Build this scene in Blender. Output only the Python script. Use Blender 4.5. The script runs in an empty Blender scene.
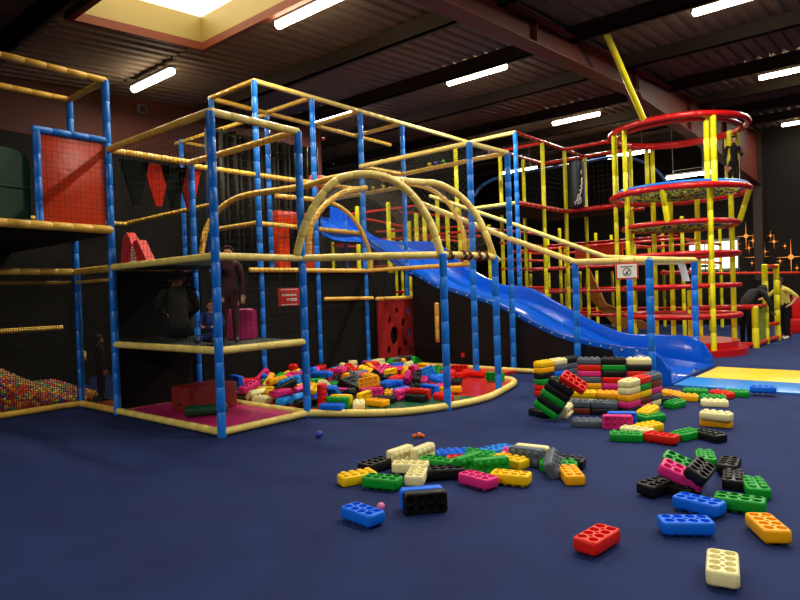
import bpy, bmesh, math, random
from mathutils import Vector, Matrix, Quaternion
random.seed(7)
S = bpy.context.scene
COL = S.collection
PI = math.pi
M = 1.22

# ---------------------------------------------------------------- camera (800x600 frame, f = 620 px)
F = 620.0
CAM = Vector((-3.835, -5.803, 1.5))
_az = math.radians(40.1); _roll = math.radians(1.9); _pit = math.atan(8 / 620)
def _w2s(v):   # camera-aligned world -> structure-aligned world
    return Vector((v[0]*math.sin(_az)+v[1]*math.cos(_az), -v[0]*math.cos(_az)+v[1]*math.sin(_az), v[2]))
_f = Vector((0, math.cos(_pit), -math.sin(_pit))); _r = Vector((1, 0, 0)); _u = _r.cross(_f)
FW = _w2s(_f)
RT = _w2s(math.cos(_roll)*_r - math.sin(_roll)*_u)
UP = _w2s(math.cos(_roll)*_u + math.sin(_roll)*_r)
cd = bpy.data.cameras.new('camera'); cam = bpy.data.objects.new('camera', cd); COL.objects.link(cam)
cd.sensor_width = 36; cd.lens = F/800*36; cd.clip_start = .05; cd.clip_end = 200
mw = Matrix((RT, UP, -FW)).transposed().to_4x4(); mw.translation = CAM
cam.matrix_world = mw
S.camera = cam

# sight lines used to survey where things stand
def ray(x, y): return FW + RT*((x-400)/F) + UP*((300-y)/F)
def fl(x, y, z=0):
    d = ray(x, y); return CAM + d*((z-CAM.z)/d.z)
def pu(x, y, a):
    d = ray(x, y); return CAM + d*((a-CAM.x)/d.x)
def pv(x, y, b):
    d = ray(x, y); return CAM + d*((b-CAM.y)/d.y)
def pd(x, y, dist):
    d = ray(x, y); return CAM + d*dist
def zat(x, y, p):
    d = ray(x, y); return CAM.z + d.z*((Vector((p[0], p[1], 0))-Vector((CAM.x, CAM.y, 0))).dot(Vector((FW.x, FW.y, 0)))/(d.x*FW.x+d.y*FW.y))

# ---------------------------------------------------------------- materials
def lin(c):
    return tuple(((v/255)/12.92 if v/255 <= .04045 else ((v/255+.055)/1.055)**2.4) for v in c)
MATS = {}
def mat(name, rgb, rough=.5, spec=.5, noise=0, nscale=8, bump=0, bscale=40, coat=0, metal=0, emit=0, trans=0, emitrgb=None):
    if name in MATS: return MATS[name]
    m = bpy.data.materials.new(name); m.use_nodes = True
    nt = m.node_tree; b = nt.nodes['Principled BSDF']
    c = lin(rgb)
    b.inputs['Base Color'].default_value = (*c, 1)
    b.inputs['Roughness'].default_value = rough
    b.inputs['Specular IOR Level'].default_value = spec
    b.inputs['Metallic'].default_value = metal
    b.inputs['Coat Weight'].default_value = coat
    b.inputs['Coat Roughness'].default_value = .12
    tc = nt.nodes.new('ShaderNodeTexCoord')
    if noise:
        n = nt.nodes.new('ShaderNodeTexNoise'); n.inputs['Scale'].default_value = nscale; n.inputs['Detail'].default_value = 4
        nt.links.new(tc.outputs['Object'], n.inputs['Vector'])
        r = nt.nodes.new('ShaderNodeValToRGB')
        r.color_ramp.elements[0].position = .3; r.color_ramp.elements[1].position = .7
        r.color_ramp.elements[0].color = (*[v*(1-noise) for v in c], 1)
        r.color_ramp.elements[1].color = (*[min(1, v*(1+noise)) for v in c], 1)
        nt.links.new(n.outputs['Fac'], r.inputs['Fac']); nt.links.new(r.outputs['Color'], b.inputs['Base Color'])
    if bump:
        n2 = nt.nodes.new('ShaderNodeTexNoise'); n2.inputs['Scale'].default_value = bscale
        nt.links.new(tc.outputs['Object'], n2.inputs['Vector'])
        bp = nt.nodes.new('ShaderNodeBump'); bp.inputs['Strength'].default_value = bump; bp.inputs['Distance'].default_value = .02
        nt.links.new(n2.outputs['Fac'], bp.inputs['Height']); nt.links.new(bp.outputs['Normal'], b.inputs['Normal'])
    if emit:
        b.inputs['Emission Color'].default_value = (*lin(emitrgb or rgb), 1); b.inputs['Emission Strength'].default_value = emit
    MATS[name] = m
    return m
carpet = mat('carpet_blue', (25, 40, 87), .85, .2, noise=.16, nscale=2.2, bump=.25, bscale=260)
vblue = mat('vinyl_blue', (20, 120, 226), .32, .5, noise=.08, nscale=5, bump=.12, bscale=30)
vcream = mat('vinyl_cream', (242, 216, 116), .36, .5, noise=.08, nscale=6, bump=.12, bscale=30)
vgold = mat('vinyl_gold', (234, 186, 74), .38, .5, noise=.1, nscale=6, bump=.12, bscale=30)
vred = mat('vinyl_red', (196, 22, 20), .28, .5, noise=.08, nscale=6, bump=.1, bscale=30)
vyel = mat('vinyl_yellow', (236, 226, 20), .34, .5, noise=.08, nscale=6, bump=.1, bscale=30)
vorange = mat('vinyl_orange', (226, 66, 22), .3, .5, noise=.1, nscale=4, bump=.2, bscale=12)
vgreen = mat('vinyl_green', (6, 66, 38), .45, .5, noise=.15, nscale=3, bump=.3, bscale=7)
vmag = mat('vinyl_magenta', (176, 30, 96), .35, .5, noise=.06, nscale=3)
vblack = mat('vinyl_black', (20, 19, 18), .5, .3, noise=.2, nscale=3)
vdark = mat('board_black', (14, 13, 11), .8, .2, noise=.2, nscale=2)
matred = mat('mat_red', (190, 32, 26), .3, .5, noise=.08, nscale=3, bump=.1, bscale=8)
matgreen = mat('mat_green', (26, 92, 60), .3, .5, noise=.08, nscale=3)
matblue = mat('mat_blue', (34, 100, 190), .3, .5)
slideblue = mat('slide_blue', (4, 84, 200), .13, .5, noise=.05, nscale=2, coat=.4)
landblue = mat('landing_blue', (40, 140, 225), .25, .5)
landyel = mat('landing_yellow', (235, 196, 10), .35, .5)
netblack = mat('net_black', (26, 24, 20), .7, .2)
netgrey = mat('net_grey', (120, 118, 100), .6, .3)
netgold = mat('net_gold', (150, 118, 40), .6, .3, noise=.1, nscale=7)
_r = [n for n in netgold.node_tree.nodes if n.type == 'VALTORGB'][0].color_ramp
_r.interpolation = 'CONSTANT'
for p_, c_ in ((.36, (20, 22, 18)), (.44, (30, 110, 60)), (.5, (190, 160, 30)), (.58, (24, 26, 24)), (.64, (40, 80, 150))):
    e_ = _r.elements.new(p_); e_.color = (*lin(c_), 1)
white = mat('white', (236, 234, 226), .5)
signred = mat('sign_red', (206, 40, 24), .5)
ink = mat('ink_black', (24, 22, 22), .6)
steel = mat('steel', (150, 150, 150), .3, .5, metal=1)
rivet = mat('rivet_yellow', (190, 196, 80), .4)
rope = mat('rope_brown', (84, 34, 14), .6)
skin = mat('skin', (190, 128, 96), .5)
hairm = mat('hair_dark', (40, 24, 16), .7)

# ---------------------------------------------------------------- object helpers
def link(name, bm, m, parent=None, smooth=True, angle=45):
    me = bpy.data.meshes.new(name)
    bmesh.ops.recalc_face_normals(bm, faces=bm.faces)
    bm.to_mesh(me); bm.free()
    for x in (m if isinstance(m, (list, tuple)) else [m]): me.materials.append(x)
    if smooth:
        me.shade_smooth(); me.set_sharp_from_angle(angle=math.radians(angle))
    o = bpy.data.objects.new(name, me); COL.objects.link(o)
    if parent: o.parent = parent
    return o
def tag(o, label, cat, group=None, kind=None):
    o['label'] = label; o['category'] = cat
    if group: o['group'] = group
    if kind: o['kind'] = kind
    return o
def thing(name, label, cat, loc=(0, 0, 0), group=None):
    o = bpy.data.objects.new(name, None); COL.objects.link(o); o.location = loc; o.empty_display_size = .1
    return tag(o, label, cat, group)
def struct(name, bm, m, parent=None, smooth=False):
    o = link(name, bm, m, parent, smooth)
    if not parent: o['kind'] = 'structure'
    return o
def off(parent): return Vector(parent.location) if parent else Vector((0, 0, 0))

def box(bm, lo, hi, bev=0, rot=None):
    vs = [bm.verts.new((x, y, z)) for x in (lo[0], hi[0]) for y in (lo[1], hi[1]) for z in (lo[2], hi[2])]
    fs = [(0, 1, 3, 2), (4, 6, 7, 5), (0, 4, 5, 1), (2, 3, 7, 6), (0, 2, 6, 4), (1, 5, 7, 3)]
    ff = [bm.faces.new([vs[i] for i in f]) for f in fs]
    if bev:
        es = list({e for f in ff for e in f.edges})
        bmesh.ops.bevel(bm, geom=es, offset=bev, segments=2, profile=.6, affect='EDGES')
def tube(bm, pts, r, n=10, seam=.26, closed=False, groove=.86):
    """padded tube along points, with a shallow groove at every sleeve joint"""
    P = [Vector(p) for p in pts]
    if closed: P = P + [P[0]]
    # resample with seam grooves
    seg = [(P[i+1]-P[i]).length for i in range(len(P)-1)]
    L = sum(seg)
    marks = set(); acc = 0
    st = [(0, P[0], 1)]
    for i, s in enumerate(seg):
        acc += s; st.append((acc, P[i+1], 1))
    if seam and L > seam*1.3:
        k = max(1, round(L/seam))
        def at(d):
            a = 0
            for i, s in enumerate(seg):
                if d <= a+s+1e-9: return P[i].lerp(P[i+1], (d-a)/max(s, 1e-9))
                a += s
            return P[-1]
        for j in range(1, k):
            d = L*j/k
            for dd, sc in ((-.012, 1), (0, groove), (.012, 1)): st.append((d+dd, at(d+dd), sc))
    st.sort(key=lambda t: t[0])
    q = [st[0]]
    for s in st[1:]:
        if s[0]-q[-1][0] > .004: q.append(s)
        elif s[2] < 1: q[-1] = s
    if closed and L-q[-1][0] < .004: q.pop()
    pts = [s[1] for s in q]; rad = [r*s[2] for s in q]
    N = len(pts); rings = []
    t0 = (pts[1]-pts[0]).normalized()
    ref = Vector((0, 0, 1)) if abs(t0.z) < .9 else Vector((1, 0, 0))
    nx = t0.cross(ref).normalized()
    for i in range(N):
        if closed: t = (pts[(i+1) % N]-pts[i-1]).normalized()
        else: t = (pts[min(i+1, N-1)]-pts[max(i-1, 0)]).normalized()
        nx = (nx - t*nx.dot(t)).normalized(); ny = t.cross(nx)
        rings.append([bm.verts.new(pts[i]+(nx*math.cos(2*PI*k/n)+ny*math.sin(2*PI*k/n))*rad[i]) for k in range(n)])
    for i in range(N if closed else N-1):
        A, B = rings[i], rings[(i+1) % N]
        for k in range(n): bm.faces.new((A[k], A[(k+1) % n], B[(k+1) % n], B[k]))
    if not closed:
        for R, sg, i in ((rings[0], -1, 0), (rings[-1], 1, N-1)):
            t = (pts[1]-pts[0]).normalized() if i == 0 else (pts[-1]-pts[-2]).normalized()
            c = pts[i]; inner = [bm.verts.new(c+(v.co-c)*.6+t*sg*r*.35) for v in R]
            for k in range(n): bm.faces.new((R[k], R[(k+1) % n], inner[(k+1) % n], inner[k]))
            bm.faces.new(inner)
def cyl(bm, c, r1, r2, h, n=24, axis=None):
    c = Vector(c)
    q = Vector((0, 0, 1)).rotation_difference(Vector(axis or (0, 0, 1)).normalized())
    A = [bm.verts.new(c+q @ Vector((r1*math.cos(2*PI*k/n), r1*math.sin(2*PI*k/n), 0))) for k in range(n)]
    B = [bm.verts.new(c+q @ Vector((r2*math.cos(2*PI*k/n), r2*math.sin(2*PI*k/n), h))) for k in range(n)]
    for k in range(n): bm.faces.new((A[k], A[(k+1) % n], B[(k+1) % n], B[k]))
    bm.faces.new(A); bm.faces.new(B)
def prism(bm, poly, z0, z1, bev=0):
    A = [bm.verts.new((p[0], p[1], z0)) for p in poly]; B = [bm.verts.new((p[0], p[1], z1)) for p in poly]
    n = len(poly)
    for k in range(n): bm.faces.new((A[k], A[(k+1) % n], B[(k+1) % n], B[k]))
    bm.faces.new(A); t = bm.faces.new(B)
    if bev: bmesh.ops.bevel(bm, geom=list(t.edges), offset=bev, segments=2, profile=.6, affect='EDGES')
def slab(bm, pts, th):
    """flat polygon in space with thickness th along its normal"""
    P = [Vector(p) for p in pts]; nrm = (P[1]-P[0]).cross(P[2]-P[0]).normalized()*th
    A = [bm.verts.new(p) for p in P]; B = [bm.verts.new(p+nrm) for p in P]; n = len(P)
    for k in range(n): bm.faces.new((A[k], A[(k+1) % n], B[(k+1) % n], B[k]))
    bm.faces.new(A); bm.faces.new(B)

POST_R = .048; RAIL_R = .043
def post(par, a, b, z0, z1, m, r=POST_R, lean=(0, 0), name='post', seam=.27):
    bm = bmesh.new(); tube(bm, [(a+lean[0], b+lean[1], z0+.35*r*0), (a, b, z1)], r, 12, seam)
    return link(name, bm, m, par)
def rail(par, pts, m, r=RAIL_R, name='rail', seam=.24, closed=False, n=10):
    bm = bmesh.new(); tube(bm, pts, r, n, seam, closed)
    return link(name, bm, m, par)
def curve_pts(ctrl, n=8):
    """Catmull-Rom through control points"""
    P = [Vector(c) for c in ctrl]; P = [P[0]*2-P[1]]+P+[P[-1]*2-P[-2]]; out = []
    for i in range(1, len(P)-2):
        for k in range(n):
            t = k/n
            out.append(.5*((2*P[i])+(-P[i-1]+P[i+1])*t+(2*P[i-1]-5*P[i]+4*P[i+1]-P[i+2])*t*t+(-P[i-1]+3*P[i]-3*P[i+1]+P[i+2])*t**3))
    out.append(P[-2]); return out
def net(par, o, e1, e2, sp=.075, m=None, th=.005, diag=False, name='net'):
    """knotted net panel: connected lattice thickened to cord"""
    o, e1, e2 = Vector(o), Vector(e1), Vector(e2); bm = bmesh.new()
    n1 = max(2, round(e1.length/sp)); n2 = max(2, round(e2.length/sp))
    if not diag:
        g = [[bm.verts.new(o+e1*i/n1+e2*j/n2) for j in range(n2+1)] for i in range(n1+1)]
        for i in range(n1):
            for j in range(n2): bm.faces.new((g[i][j], g[i+1][j], g[i+1][j+1], g[i][j+1]))
    else:
        g = {}
        def v(i, j):
            if (i, j) not in g: g[i, j] = bm.verts.new(o+e1*i/(2*n1)+e2*j/(2*n2))
            return g[i, j]
        for i in range(0, 2*n1+1):
            for j in range(0, 2*n2+1):
                if (i+j) % 2 == 1 and 0 < i < 2*n1 and 0 < j < 2*n2:
                    bm.faces.new((v(i-1, j), v(i, j-1), v(i+1, j), v(i, j+1)))
    ob = link(name, bm, m or netblack, par, False)
    w = ob.modifiers.new('cord', 'WIREFRAME'); w.thickness = th; w.use_even_offset = False; w.use_boundary = True
    return ob
def gridnet(par, rows, m, th=.005, name='net'):
    bm = bmesh.new(); g = [[bm.verts.new(p) for p in r] for r in rows]
    for i in range(len(g)-1):
        for j in range(len(g[0])-1): bm.faces.new((g[i][j], g[i+1][j], g[i+1][j+1], g[i][j+1]))
    ob = link(name, bm, m, par, False)
    w = ob.modifiers.new('cord', 'WIREFRAME'); w.thickness = th; w.use_even_offset = False; w.use_boundary = True
    return ob

#@@ROOM
# ---------------------------------------------------------------- room shell
RS = .07; RZ = 5.65                      # roof plane z = RZ + RS*x
def roofz(x): return RZ + RS*x
XA, XB, YA, YB = -9.0, 23.5, -12.0, 13.0
bm = bmesh.new(); box(bm, (XA, YA, -.1), (XB, YB, 0)); struct('floor', bm, carpet)

deck = mat('roof_deck', (104, 86, 70), .75, .3, noise=.12, nscale=1.5)
def roof_piece(x0, x1, y0, y1, name):
    """trapezoidal roof sheeting: ribs run along x"""
    bm = bmesh.new(); prof = []
    y = y0
    while y < y1-.001:
        for dy, dz in ((0, 0), (.1, 0), (.135, .04), (.215, .04), (.25, 0)):
            if y+dy <= y1+.001 and (dy > 0 or y == y0): prof.append((y+dy, dz))
        y += .25
    if prof[-1][0] < y1-.001: prof.append((y1, 0))
    A = [bm.verts.new((x0, p[0], roofz(x0)+p[1])) for p in prof]; B = [bm.verts.new((x1, p[0], roofz(x1)+p[1])) for p in prof]
    A2 = [bm.verts.new((x0, p[0], roofz(x0)+.12)) for p in prof]; B2 = [bm.verts.new((x1, p[0], roofz(x1)+.12)) for p in prof]
    for i in range(len(prof)-1):
        bm.faces.new((A[i], A[i+1], B[i+1], B[i])); bm.faces.new((A2[i], B2[i], B2[i+1], A2[i+1]))
    return struct(name, bm, deck)
SK = [(.06, 2.12, .25, 3.36), (24.9, 27.2, 0, 1)]
sx0, sx1, sy0, sy1 = SK[0]
ceil = roof_piece(XA, sx0, YA, YB, 'ceiling')
roof_piece(sx1, XB, YA, YB, 'ceiling.001')
roof_piece(sx0, sx1, YA, sy0, 'ceiling.002')
roof_piece(sx0, sx1, sy1, YB, 'ceiling.003')
# rooflight with upstand kerb and translucent sheet
kerb = mat('kerb_cream', (124, 108, 58), .5)
kred = mat('steel_red', (96, 38, 26), .6, .3, noise=.12, nscale=2)
sheet = bpy.data.materials.new('rooflight_sheet'); sheet.use_nodes = True
nt = sheet.node_tree; nt.nodes.clear()
_o = nt.nodes.new('ShaderNodeOutputMaterial'); _t = nt.nodes.new('ShaderNodeBsdfTranslucent'); _t.inputs['Color'].default_value = (.95, .86, .62, 1)
nt.links.new(_t.outputs[0], _o.inputs[0])
def kerbwall(bm, p, q, h0, h1, th):
    d = (Vector(q)-Vector(p)).normalized(); n = Vector((-d.y, d.x, 0))*th
    a = [Vector((*p, roofz(p[0])+h0)), Vector((*q, roofz(q[0])+h0)), Vector((*q, roofz(q[0])+h1)), Vector((*p, roofz(p[0])+h1))]
    vs = [bm.verts.new(v) for v in a]+[bm.verts.new(v+n) for v in a]
    for f in ((0, 1, 2, 3), (4, 7, 6, 5), (0, 4, 5, 1), (1, 5, 6, 2), (2, 6, 7, 3), (3, 7, 4, 0)): bm.faces.new([vs[i] for i in f])
wn = bmesh.new()
for p, q in (((sx0, sy0), (sx1, sy0)), ((sx1, sy0), (sx1, sy1)), ((sx1, sy1), (sx0, sy1)), ((sx0, sy1), (sx0, sy0))):
    kerbwall(wn, p, q, .0, .42, -.06)
win = struct('window_1', wn, kerb)
bm = bmesh.new(); K = 24
A = []; Bv = []
for k in range(K+1):
    y = sy0-.05+(sy1-sy0+.1)*k/K; dz = .03*(k % 2)
    A.append(bm.verts.new((sx0-.05, y, roofz(sx0)+.42+dz))); Bv.append(bm.verts.new((sx1+.05, y, roofz(sx1)+.42+dz)))
for k in range(K): bm.faces.new((A[k], A[k+1], Bv[k+1], Bv[k]))
link('pane', bm, sheet, win, False)
bm = bmesh.new()
for p, q in (((sx0-.1, sy0), (sx1+.1, sy0)), ((sx1, sy0-.1), (sx1, sy1+.1)), ((sx1+.1, sy1), (sx0-.1, sy1)), ((sx0, sy1+.1), (sx0, sy0-.1))):
    kerbwall(bm, p, q, -.13, .0, -.09)
link('window_frame', bm, kred, win, False)
# purlins (along y) and the haunched main rafter (along x)
i = 0
purl = mat('purlin', (46, 35, 28), .6, .3)
for x in (-5.6, -3.1, -.4, 4.25, 6.75, 9.4, 12.4, 15.0, 17.6, 20.2):
    i += 1; bm = bmesh.new(); z = roofz(x)
    spans = [(YA, YB)] if not (sx0-.1 < x < sx1) else [(YA, sy0-.12), (sy1+.12, YB)]
    for y0, y1 in spans:
        box(bm, (x-.04, y0, z-.27), (x+.04, y1, z+.0)); box(bm, (x-.04, y0, z-.27), (x+.1, y1, z-.26))
    struct('trim_%d' % i, bm, purl)
bm = bmesh.new(); by = -1.07
def rafter(xs, y, bm):
    for (x0, d0), (x1, d1) in zip(xs, xs[1:]):
        for hw, ta, tb in ((.1, None, None), (.008, 0, 0)):
            pass
    # bottom flange, web, top flange
    for hw, f0, f1 in ((.15, lambda d: -d, lambda d: -d+.02), (.008, lambda d: -d, lambda d: -.2), (.15, lambda d: -.22, lambda d: -.2)):
        vs = []
        for x, d in xs:
            vs.append([bm.verts.new((x, y+s*hw, roofz(x)+g(d))) for s, g in ((-1, f0), (1, f0), (1, f1), (-1, f1))])
        for p, q in zip(vs, vs[1:]):
            for k in range(4): bm.faces.new((p[k], p[(k+1) % 4], q[(k+1) % 4], q[k]))
        bm.faces.new(vs[0]); bm.faces.new(vs[-1])
    for x, d in xs[1:-1]:
        box(bm, (x-.01, y-.1, roofz(x)-d), (x+.01, y+.1, roofz(x)-.2))
rafter([(XA, .68), (-3, .66), (1.2, .64), (5.3, .66), (9.9, .70), (10.0, .80), (14, 1.15), (18, 1.6), (XB, 2.2)], by, bm)
struct('trim_20', bm, kred)
bm = bmesh.new(); box(bm, (XB-.4, by-.15, 0), (XB-.1, by+.15, roofz(XB)-.1)); struct('trim_21', bm, purl)
bm = bmesh.new(); rafter([(XA, .68), (0, .64), (10, .64), (XB, .7)], by-6.5, bm); struct('trim_22', bm, kred)
wallm = mat('wall_brown', (78, 36, 25), .7, .3, noise=.15, nscale=.8)
walld = mat('wall_black', (22, 17, 14), .8, .2, noise=.2, nscale=1)
bm = bmesh.new(); box(bm, (XA, 7.05, 0), (8.2, 7.25, 4.72)); struct('wall_back', bm, walld)
bm = bmesh.new(); box(bm, (XA, 7.05, 4.72), (8.2, 7.25, 6.3)); struct('wall_back.001', bm, wallm)
bm = bmesh.new(); box(bm, (8.0, 7.25, 0), (8.2, YB, 6.4)); struct('wall_back.002', bm, walld)
bm = bmesh.new(); box(bm, (8.0, YB-.2, 0), (XB, YB, 7.4)); struct('wall_back.003', bm, walld)
bm = bmesh.new(); box(bm, (XB-.1, YA, 0), (XB+.1, YB, 7.4)); struct('wall_right', bm, walld)
bm = bmesh.new(); box(bm, (XA-.2, YA, 0), (XA, 7.25, 5.4)); struct('wall_left', bm, walld)
bm = bmesh.new(); box(bm, (XA, YA-.2, 0), (XB, YA, 7.4)); struct('wall_front', bm, walld)
# lit glazed hatch in the far wall
winw = mat('lit_window', (235, 232, 225), .4, emit=1.0)
p0 = pu(690, 271, XB-.13); p1 = pu(738, 239, XB-.13)
bm = bmesh.new(); box(bm, (XB-.16, p1.y, p0.z), (XB-.12, p0.y, p1.z)); w2 = struct('window_2', bm, winw)
bm = bmesh.new()
for k in range(4):
    y = p1.y+(p0.y-p1.y)*k/3
    box(bm, (XB-.2, y-.02, p0.z-.05), (XB-.16, y+.02, p1.z+.05))
for z in (p0.z, p1.z): box(bm, (XB-.2, p1.y-.05, z-.05), (XB-.16, p0.y+.05, z+.05))
link('window_frame', bm, mat('frame_grey', (120, 116, 112), .5), w2, False)

# ---------------------------------------------------------------- ceiling lights
tubem = mat('lamp_tube', (255, 240, 205), .4, emit=17, emitrgb=(255, 238, 200))
lampw = mat('lamp_housing', (150, 146, 138), .5)
proto_light = None
def light(x, y, label, power, zz=None):
    global proto_light
    z = zz or roofz(x)-.2
    if proto_light is None:
        t = thing('ceiling_light', label, 'light', (0, 0, 0), None)
        bm = bmesh.new(); box(bm, (-.06, -.72, .04), (.06, .72, .1), .008); link('housing', bm, lampw, t)
        bm = bmesh.new(); tube(bm, [(0, -.70, 0), (0, .70, 0)], .065, 12, 0); link('diffuser', bm, tubem, t)
        bm = bmesh.new(); box(bm, (-.015, -.5, .1), (.015, -.47, .2)); box(bm, (-.015, -.5, .2), (.015, .5, .215)); box(bm, (-.015, .47, .1), (.015, .5, .2)); link('hanger', bm, lampw, t)
        proto_light = t
    else:
        t = proto_light.copy(); COL.objects.link(t); t['label'] = label
        for c in list(proto_light.children):
            if c.type == 'MESH':
                d = c.copy(); COL.objects.link(d); d.parent = t
    if zz:
        for yy in (-.48, .48):
            bm = bmesh.new(); tube(bm, [(0, yy, .2), (0, yy, roofz(x)-zz)], .012, 6, 0); link('drop_rod', bm, lampw, t)
    t.location = (x, y, z); t['group'] = 'added tube lights outside the picture' if 'outside' in label else 'tube lights under the roof'
    t.rotation_euler = (0, -math.atan(RS), 0)
    ld = bpy.data.lights.new('lamp', 'AREA'); ld.shape = 'RECTANGLE'; ld.size = .12; ld.size_y = 1.4; ld.energy = power
    ld.color = (1, .95, .84); ld.spread = PI
    lo = bpy.data.objects.new('lamp_light', ld); COL.objects.link(lo); lo.location = (x, y, z-.065)
    lo.parent = None
P = 95
light(2.17, 5.12, 'lit tube light under the roof above the left rear corner, nearest the brown wall', P*.4)
light(2.3, .9, 'lit tube light running along the edge of the bright rooflight', P*.55)
light(7.17, 1.2, 'lit tube light in mid ceiling above the tall blue climbing frame', P)
light(7.1, 5.35, 'lit tube light glimpsed between the top rails of the tall blue frame', P*.8)
light(7.3, -3.7, 'lit tube light at the top right, nearest the camera on that side', P*1.3)
light(13.49, 1.85, 'lit tube light above the red frame left of the round tower', P)
light(13.4, -3.6, 'lit tube light right of the round red tower under the dark roof', P*1.2)
d_ = ray(806, 121); t_ = (RZ-.2+RS*CAM.x-CAM.z)/(d_.z-RS*d_.x); p = CAM+d_*t_
light(min(p.x, 22), p.y, 'lit tube light cut by the right edge of the picture, smallest on that side', P*.4)
for px_, py_, dd, lab in ((518, 171, 21.5, 'small distant lit tube light hanging low, seen between blue posts and yellow posts'), (628, 154, 21, 'distant lit tube light hanging low, seen through the upper ring of the round tower'), (688, 175, 21.5, 'distant lit tube light hanging low just above the deck of the round tower')):
    p = pd(px_, py_, dd); light(p.x, p.y, lab, P*.5, p.z)
for x, y, pw in ((2.2, -3.6, .9), (7.2, -8.2, 1.5), (2.2, -8.2, 1.1), (13.4, -8.2, 1.6), (-2.8, -8.2, 1.0), (-7.8, -3.6, 1.7), (-7.8, 1.2, 1.2), (18.6, -5.4, .9)):  # unseen lamps added on the roof grid to light the camera-facing sides
    light(x, y, 'tube light added on the roof grid to light the frames, outside the picture', P*pw)
#@@ROOMEND

# ---------------------------------------------------------------- corner frame (nearest padded cell)
T = 2.38
cf = thing('corner_play_frame', 'blue and cream padded two-storey corner frame nearest the camera with a magenta floor', 'play frame', (0, 0, 0))
post(cf, 0, 0, 0, 3.5, vblue, lean=(.0, 0)); post(cf, M, 0, 0, 3.5, vblue); post(cf, 0, T, 0, 4.41, vblue)
post(cf, M, T, 0, 3.5, vblue)
for z, m in ((.05, vcream), (.93, vcream), (1.95, vcream), (3.5, vcream)):
    rail(cf, [(0, 0, z), (0, T, z)], m if z < 3 else vgold); rail(cf, [(0, 0, z), (M, 0, z)], m)
for z in (1.95, 3.5):
    rail(cf, [(0, T, z), (M, T, z)], vgold)
rail(cf, [(M, 0, 3.5), (M, T, 3.5)], vgold)
rail(cf, [(M, 0, .05), (M, T, .05)], vcream)
bm = bmesh.new(); box(bm, (.04, .04, .0), (M-.04, T-.04, .045), .01); link('floor_mat', bm, vmag, cf)
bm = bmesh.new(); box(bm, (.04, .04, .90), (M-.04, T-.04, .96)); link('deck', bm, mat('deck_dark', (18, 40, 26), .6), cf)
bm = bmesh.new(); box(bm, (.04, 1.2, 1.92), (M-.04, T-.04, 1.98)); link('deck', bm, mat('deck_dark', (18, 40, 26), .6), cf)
net(cf, (0, 0, 1.95), (0, T, 0), (0, 0, 1.5), .085)
net(cf, (0, 0, 1.95), (M, 0, 0), (0, 0, 1.5), .085)
net(cf, (0, 0, .95), (0, T, 0), (0, 0, 1.0), .07)
net(cf, (0, 0, .95), (M, 0, 0), (0, 0, 1.0), .07)
net(cf, (0, T, 1.95), (M, 0, 0), (0, 0, 1.5), .085)
# low black panels added across the open back to keep the cell dark
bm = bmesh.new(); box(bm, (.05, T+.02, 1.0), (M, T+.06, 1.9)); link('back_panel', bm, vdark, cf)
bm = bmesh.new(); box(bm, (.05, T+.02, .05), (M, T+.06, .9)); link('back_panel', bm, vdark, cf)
# hanging pennant pads
for k, (a, m) in enumerate(((.42, vgreen), (.74, signred), (1.0, vgreen), (1.24, signred))):
    t = thing('hanging_pennant', ['dark green pennant pad hanging from the rear rail, leftmost of four', 'red pennant pad hanging from the rear rail, left one of the two red ones',
        'dark green pennant pad hanging between the two red ones', 'red pennant pad hanging from the rear rail, rightmost of four'][k], 'pennant', (a, T+.12, 3.43), 'pennant pads on the rear rail')
    bm = bmesh.new(); slab(bm, [(-.22, 0, 0), (-.045, 0, -.6), (.045, 0, -.6), (.2, 0, 0)], .035); link('pad', bm, mat('pennant_dark', (8, 20, 12), .9, .1) if m is not signred else mat('pennant_red', (186, 40, 22), .9, .1), t)
    bm = bmesh.new(); tube(bm, [(-.15, -.02, 0), (-.15, -.02, .06)], .01, 6, 0); tube(bm, [(.15, -.02, 0), (.15, -.02, .06)], .01, 6, 0); link('strap', bm, ink, t)
# red jagged pad with white lettering on the upper deck
rp = thing('jagged_pad', 'red jagged mountain-shaped pad with white lettering on the deck beside the left post', 'pad', (0, 0, 1.98))
ys = [(2.35-(2.35-y)*.68, z) for y, z in ([(2.32, 0), (2.34, .02), (2.22, .36), (2.08, .42), (1.95, .34), (1.86, .24), (1.76, .30), (1.66, .30), (1.45, .12), (1.30, .0)])]
bm = bmesh.new(); slab(bm, [(.10, y, z) for y, z in ys], .12); rpb = link('body', bm, mat('pad_red', (206, 30, 22), .5, .3, bump=.15, bscale=15), rp)
bm = bmesh.new()
for j, (z, w) in enumerate(((.20, .05), (.165, .10), (.13, .16), (.095, .13), (.06, .20), (.025, .22))):
    yc = 2.0; w *= .8
    n = max(2, int(w/.05))
    for q in range(n):
        y = yc-w/2+w*q/n; box(bm, (.088, y, z), (.1, y+w/n*.7, z+.022))
link('lettering', bm, white, rpb, False)

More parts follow.
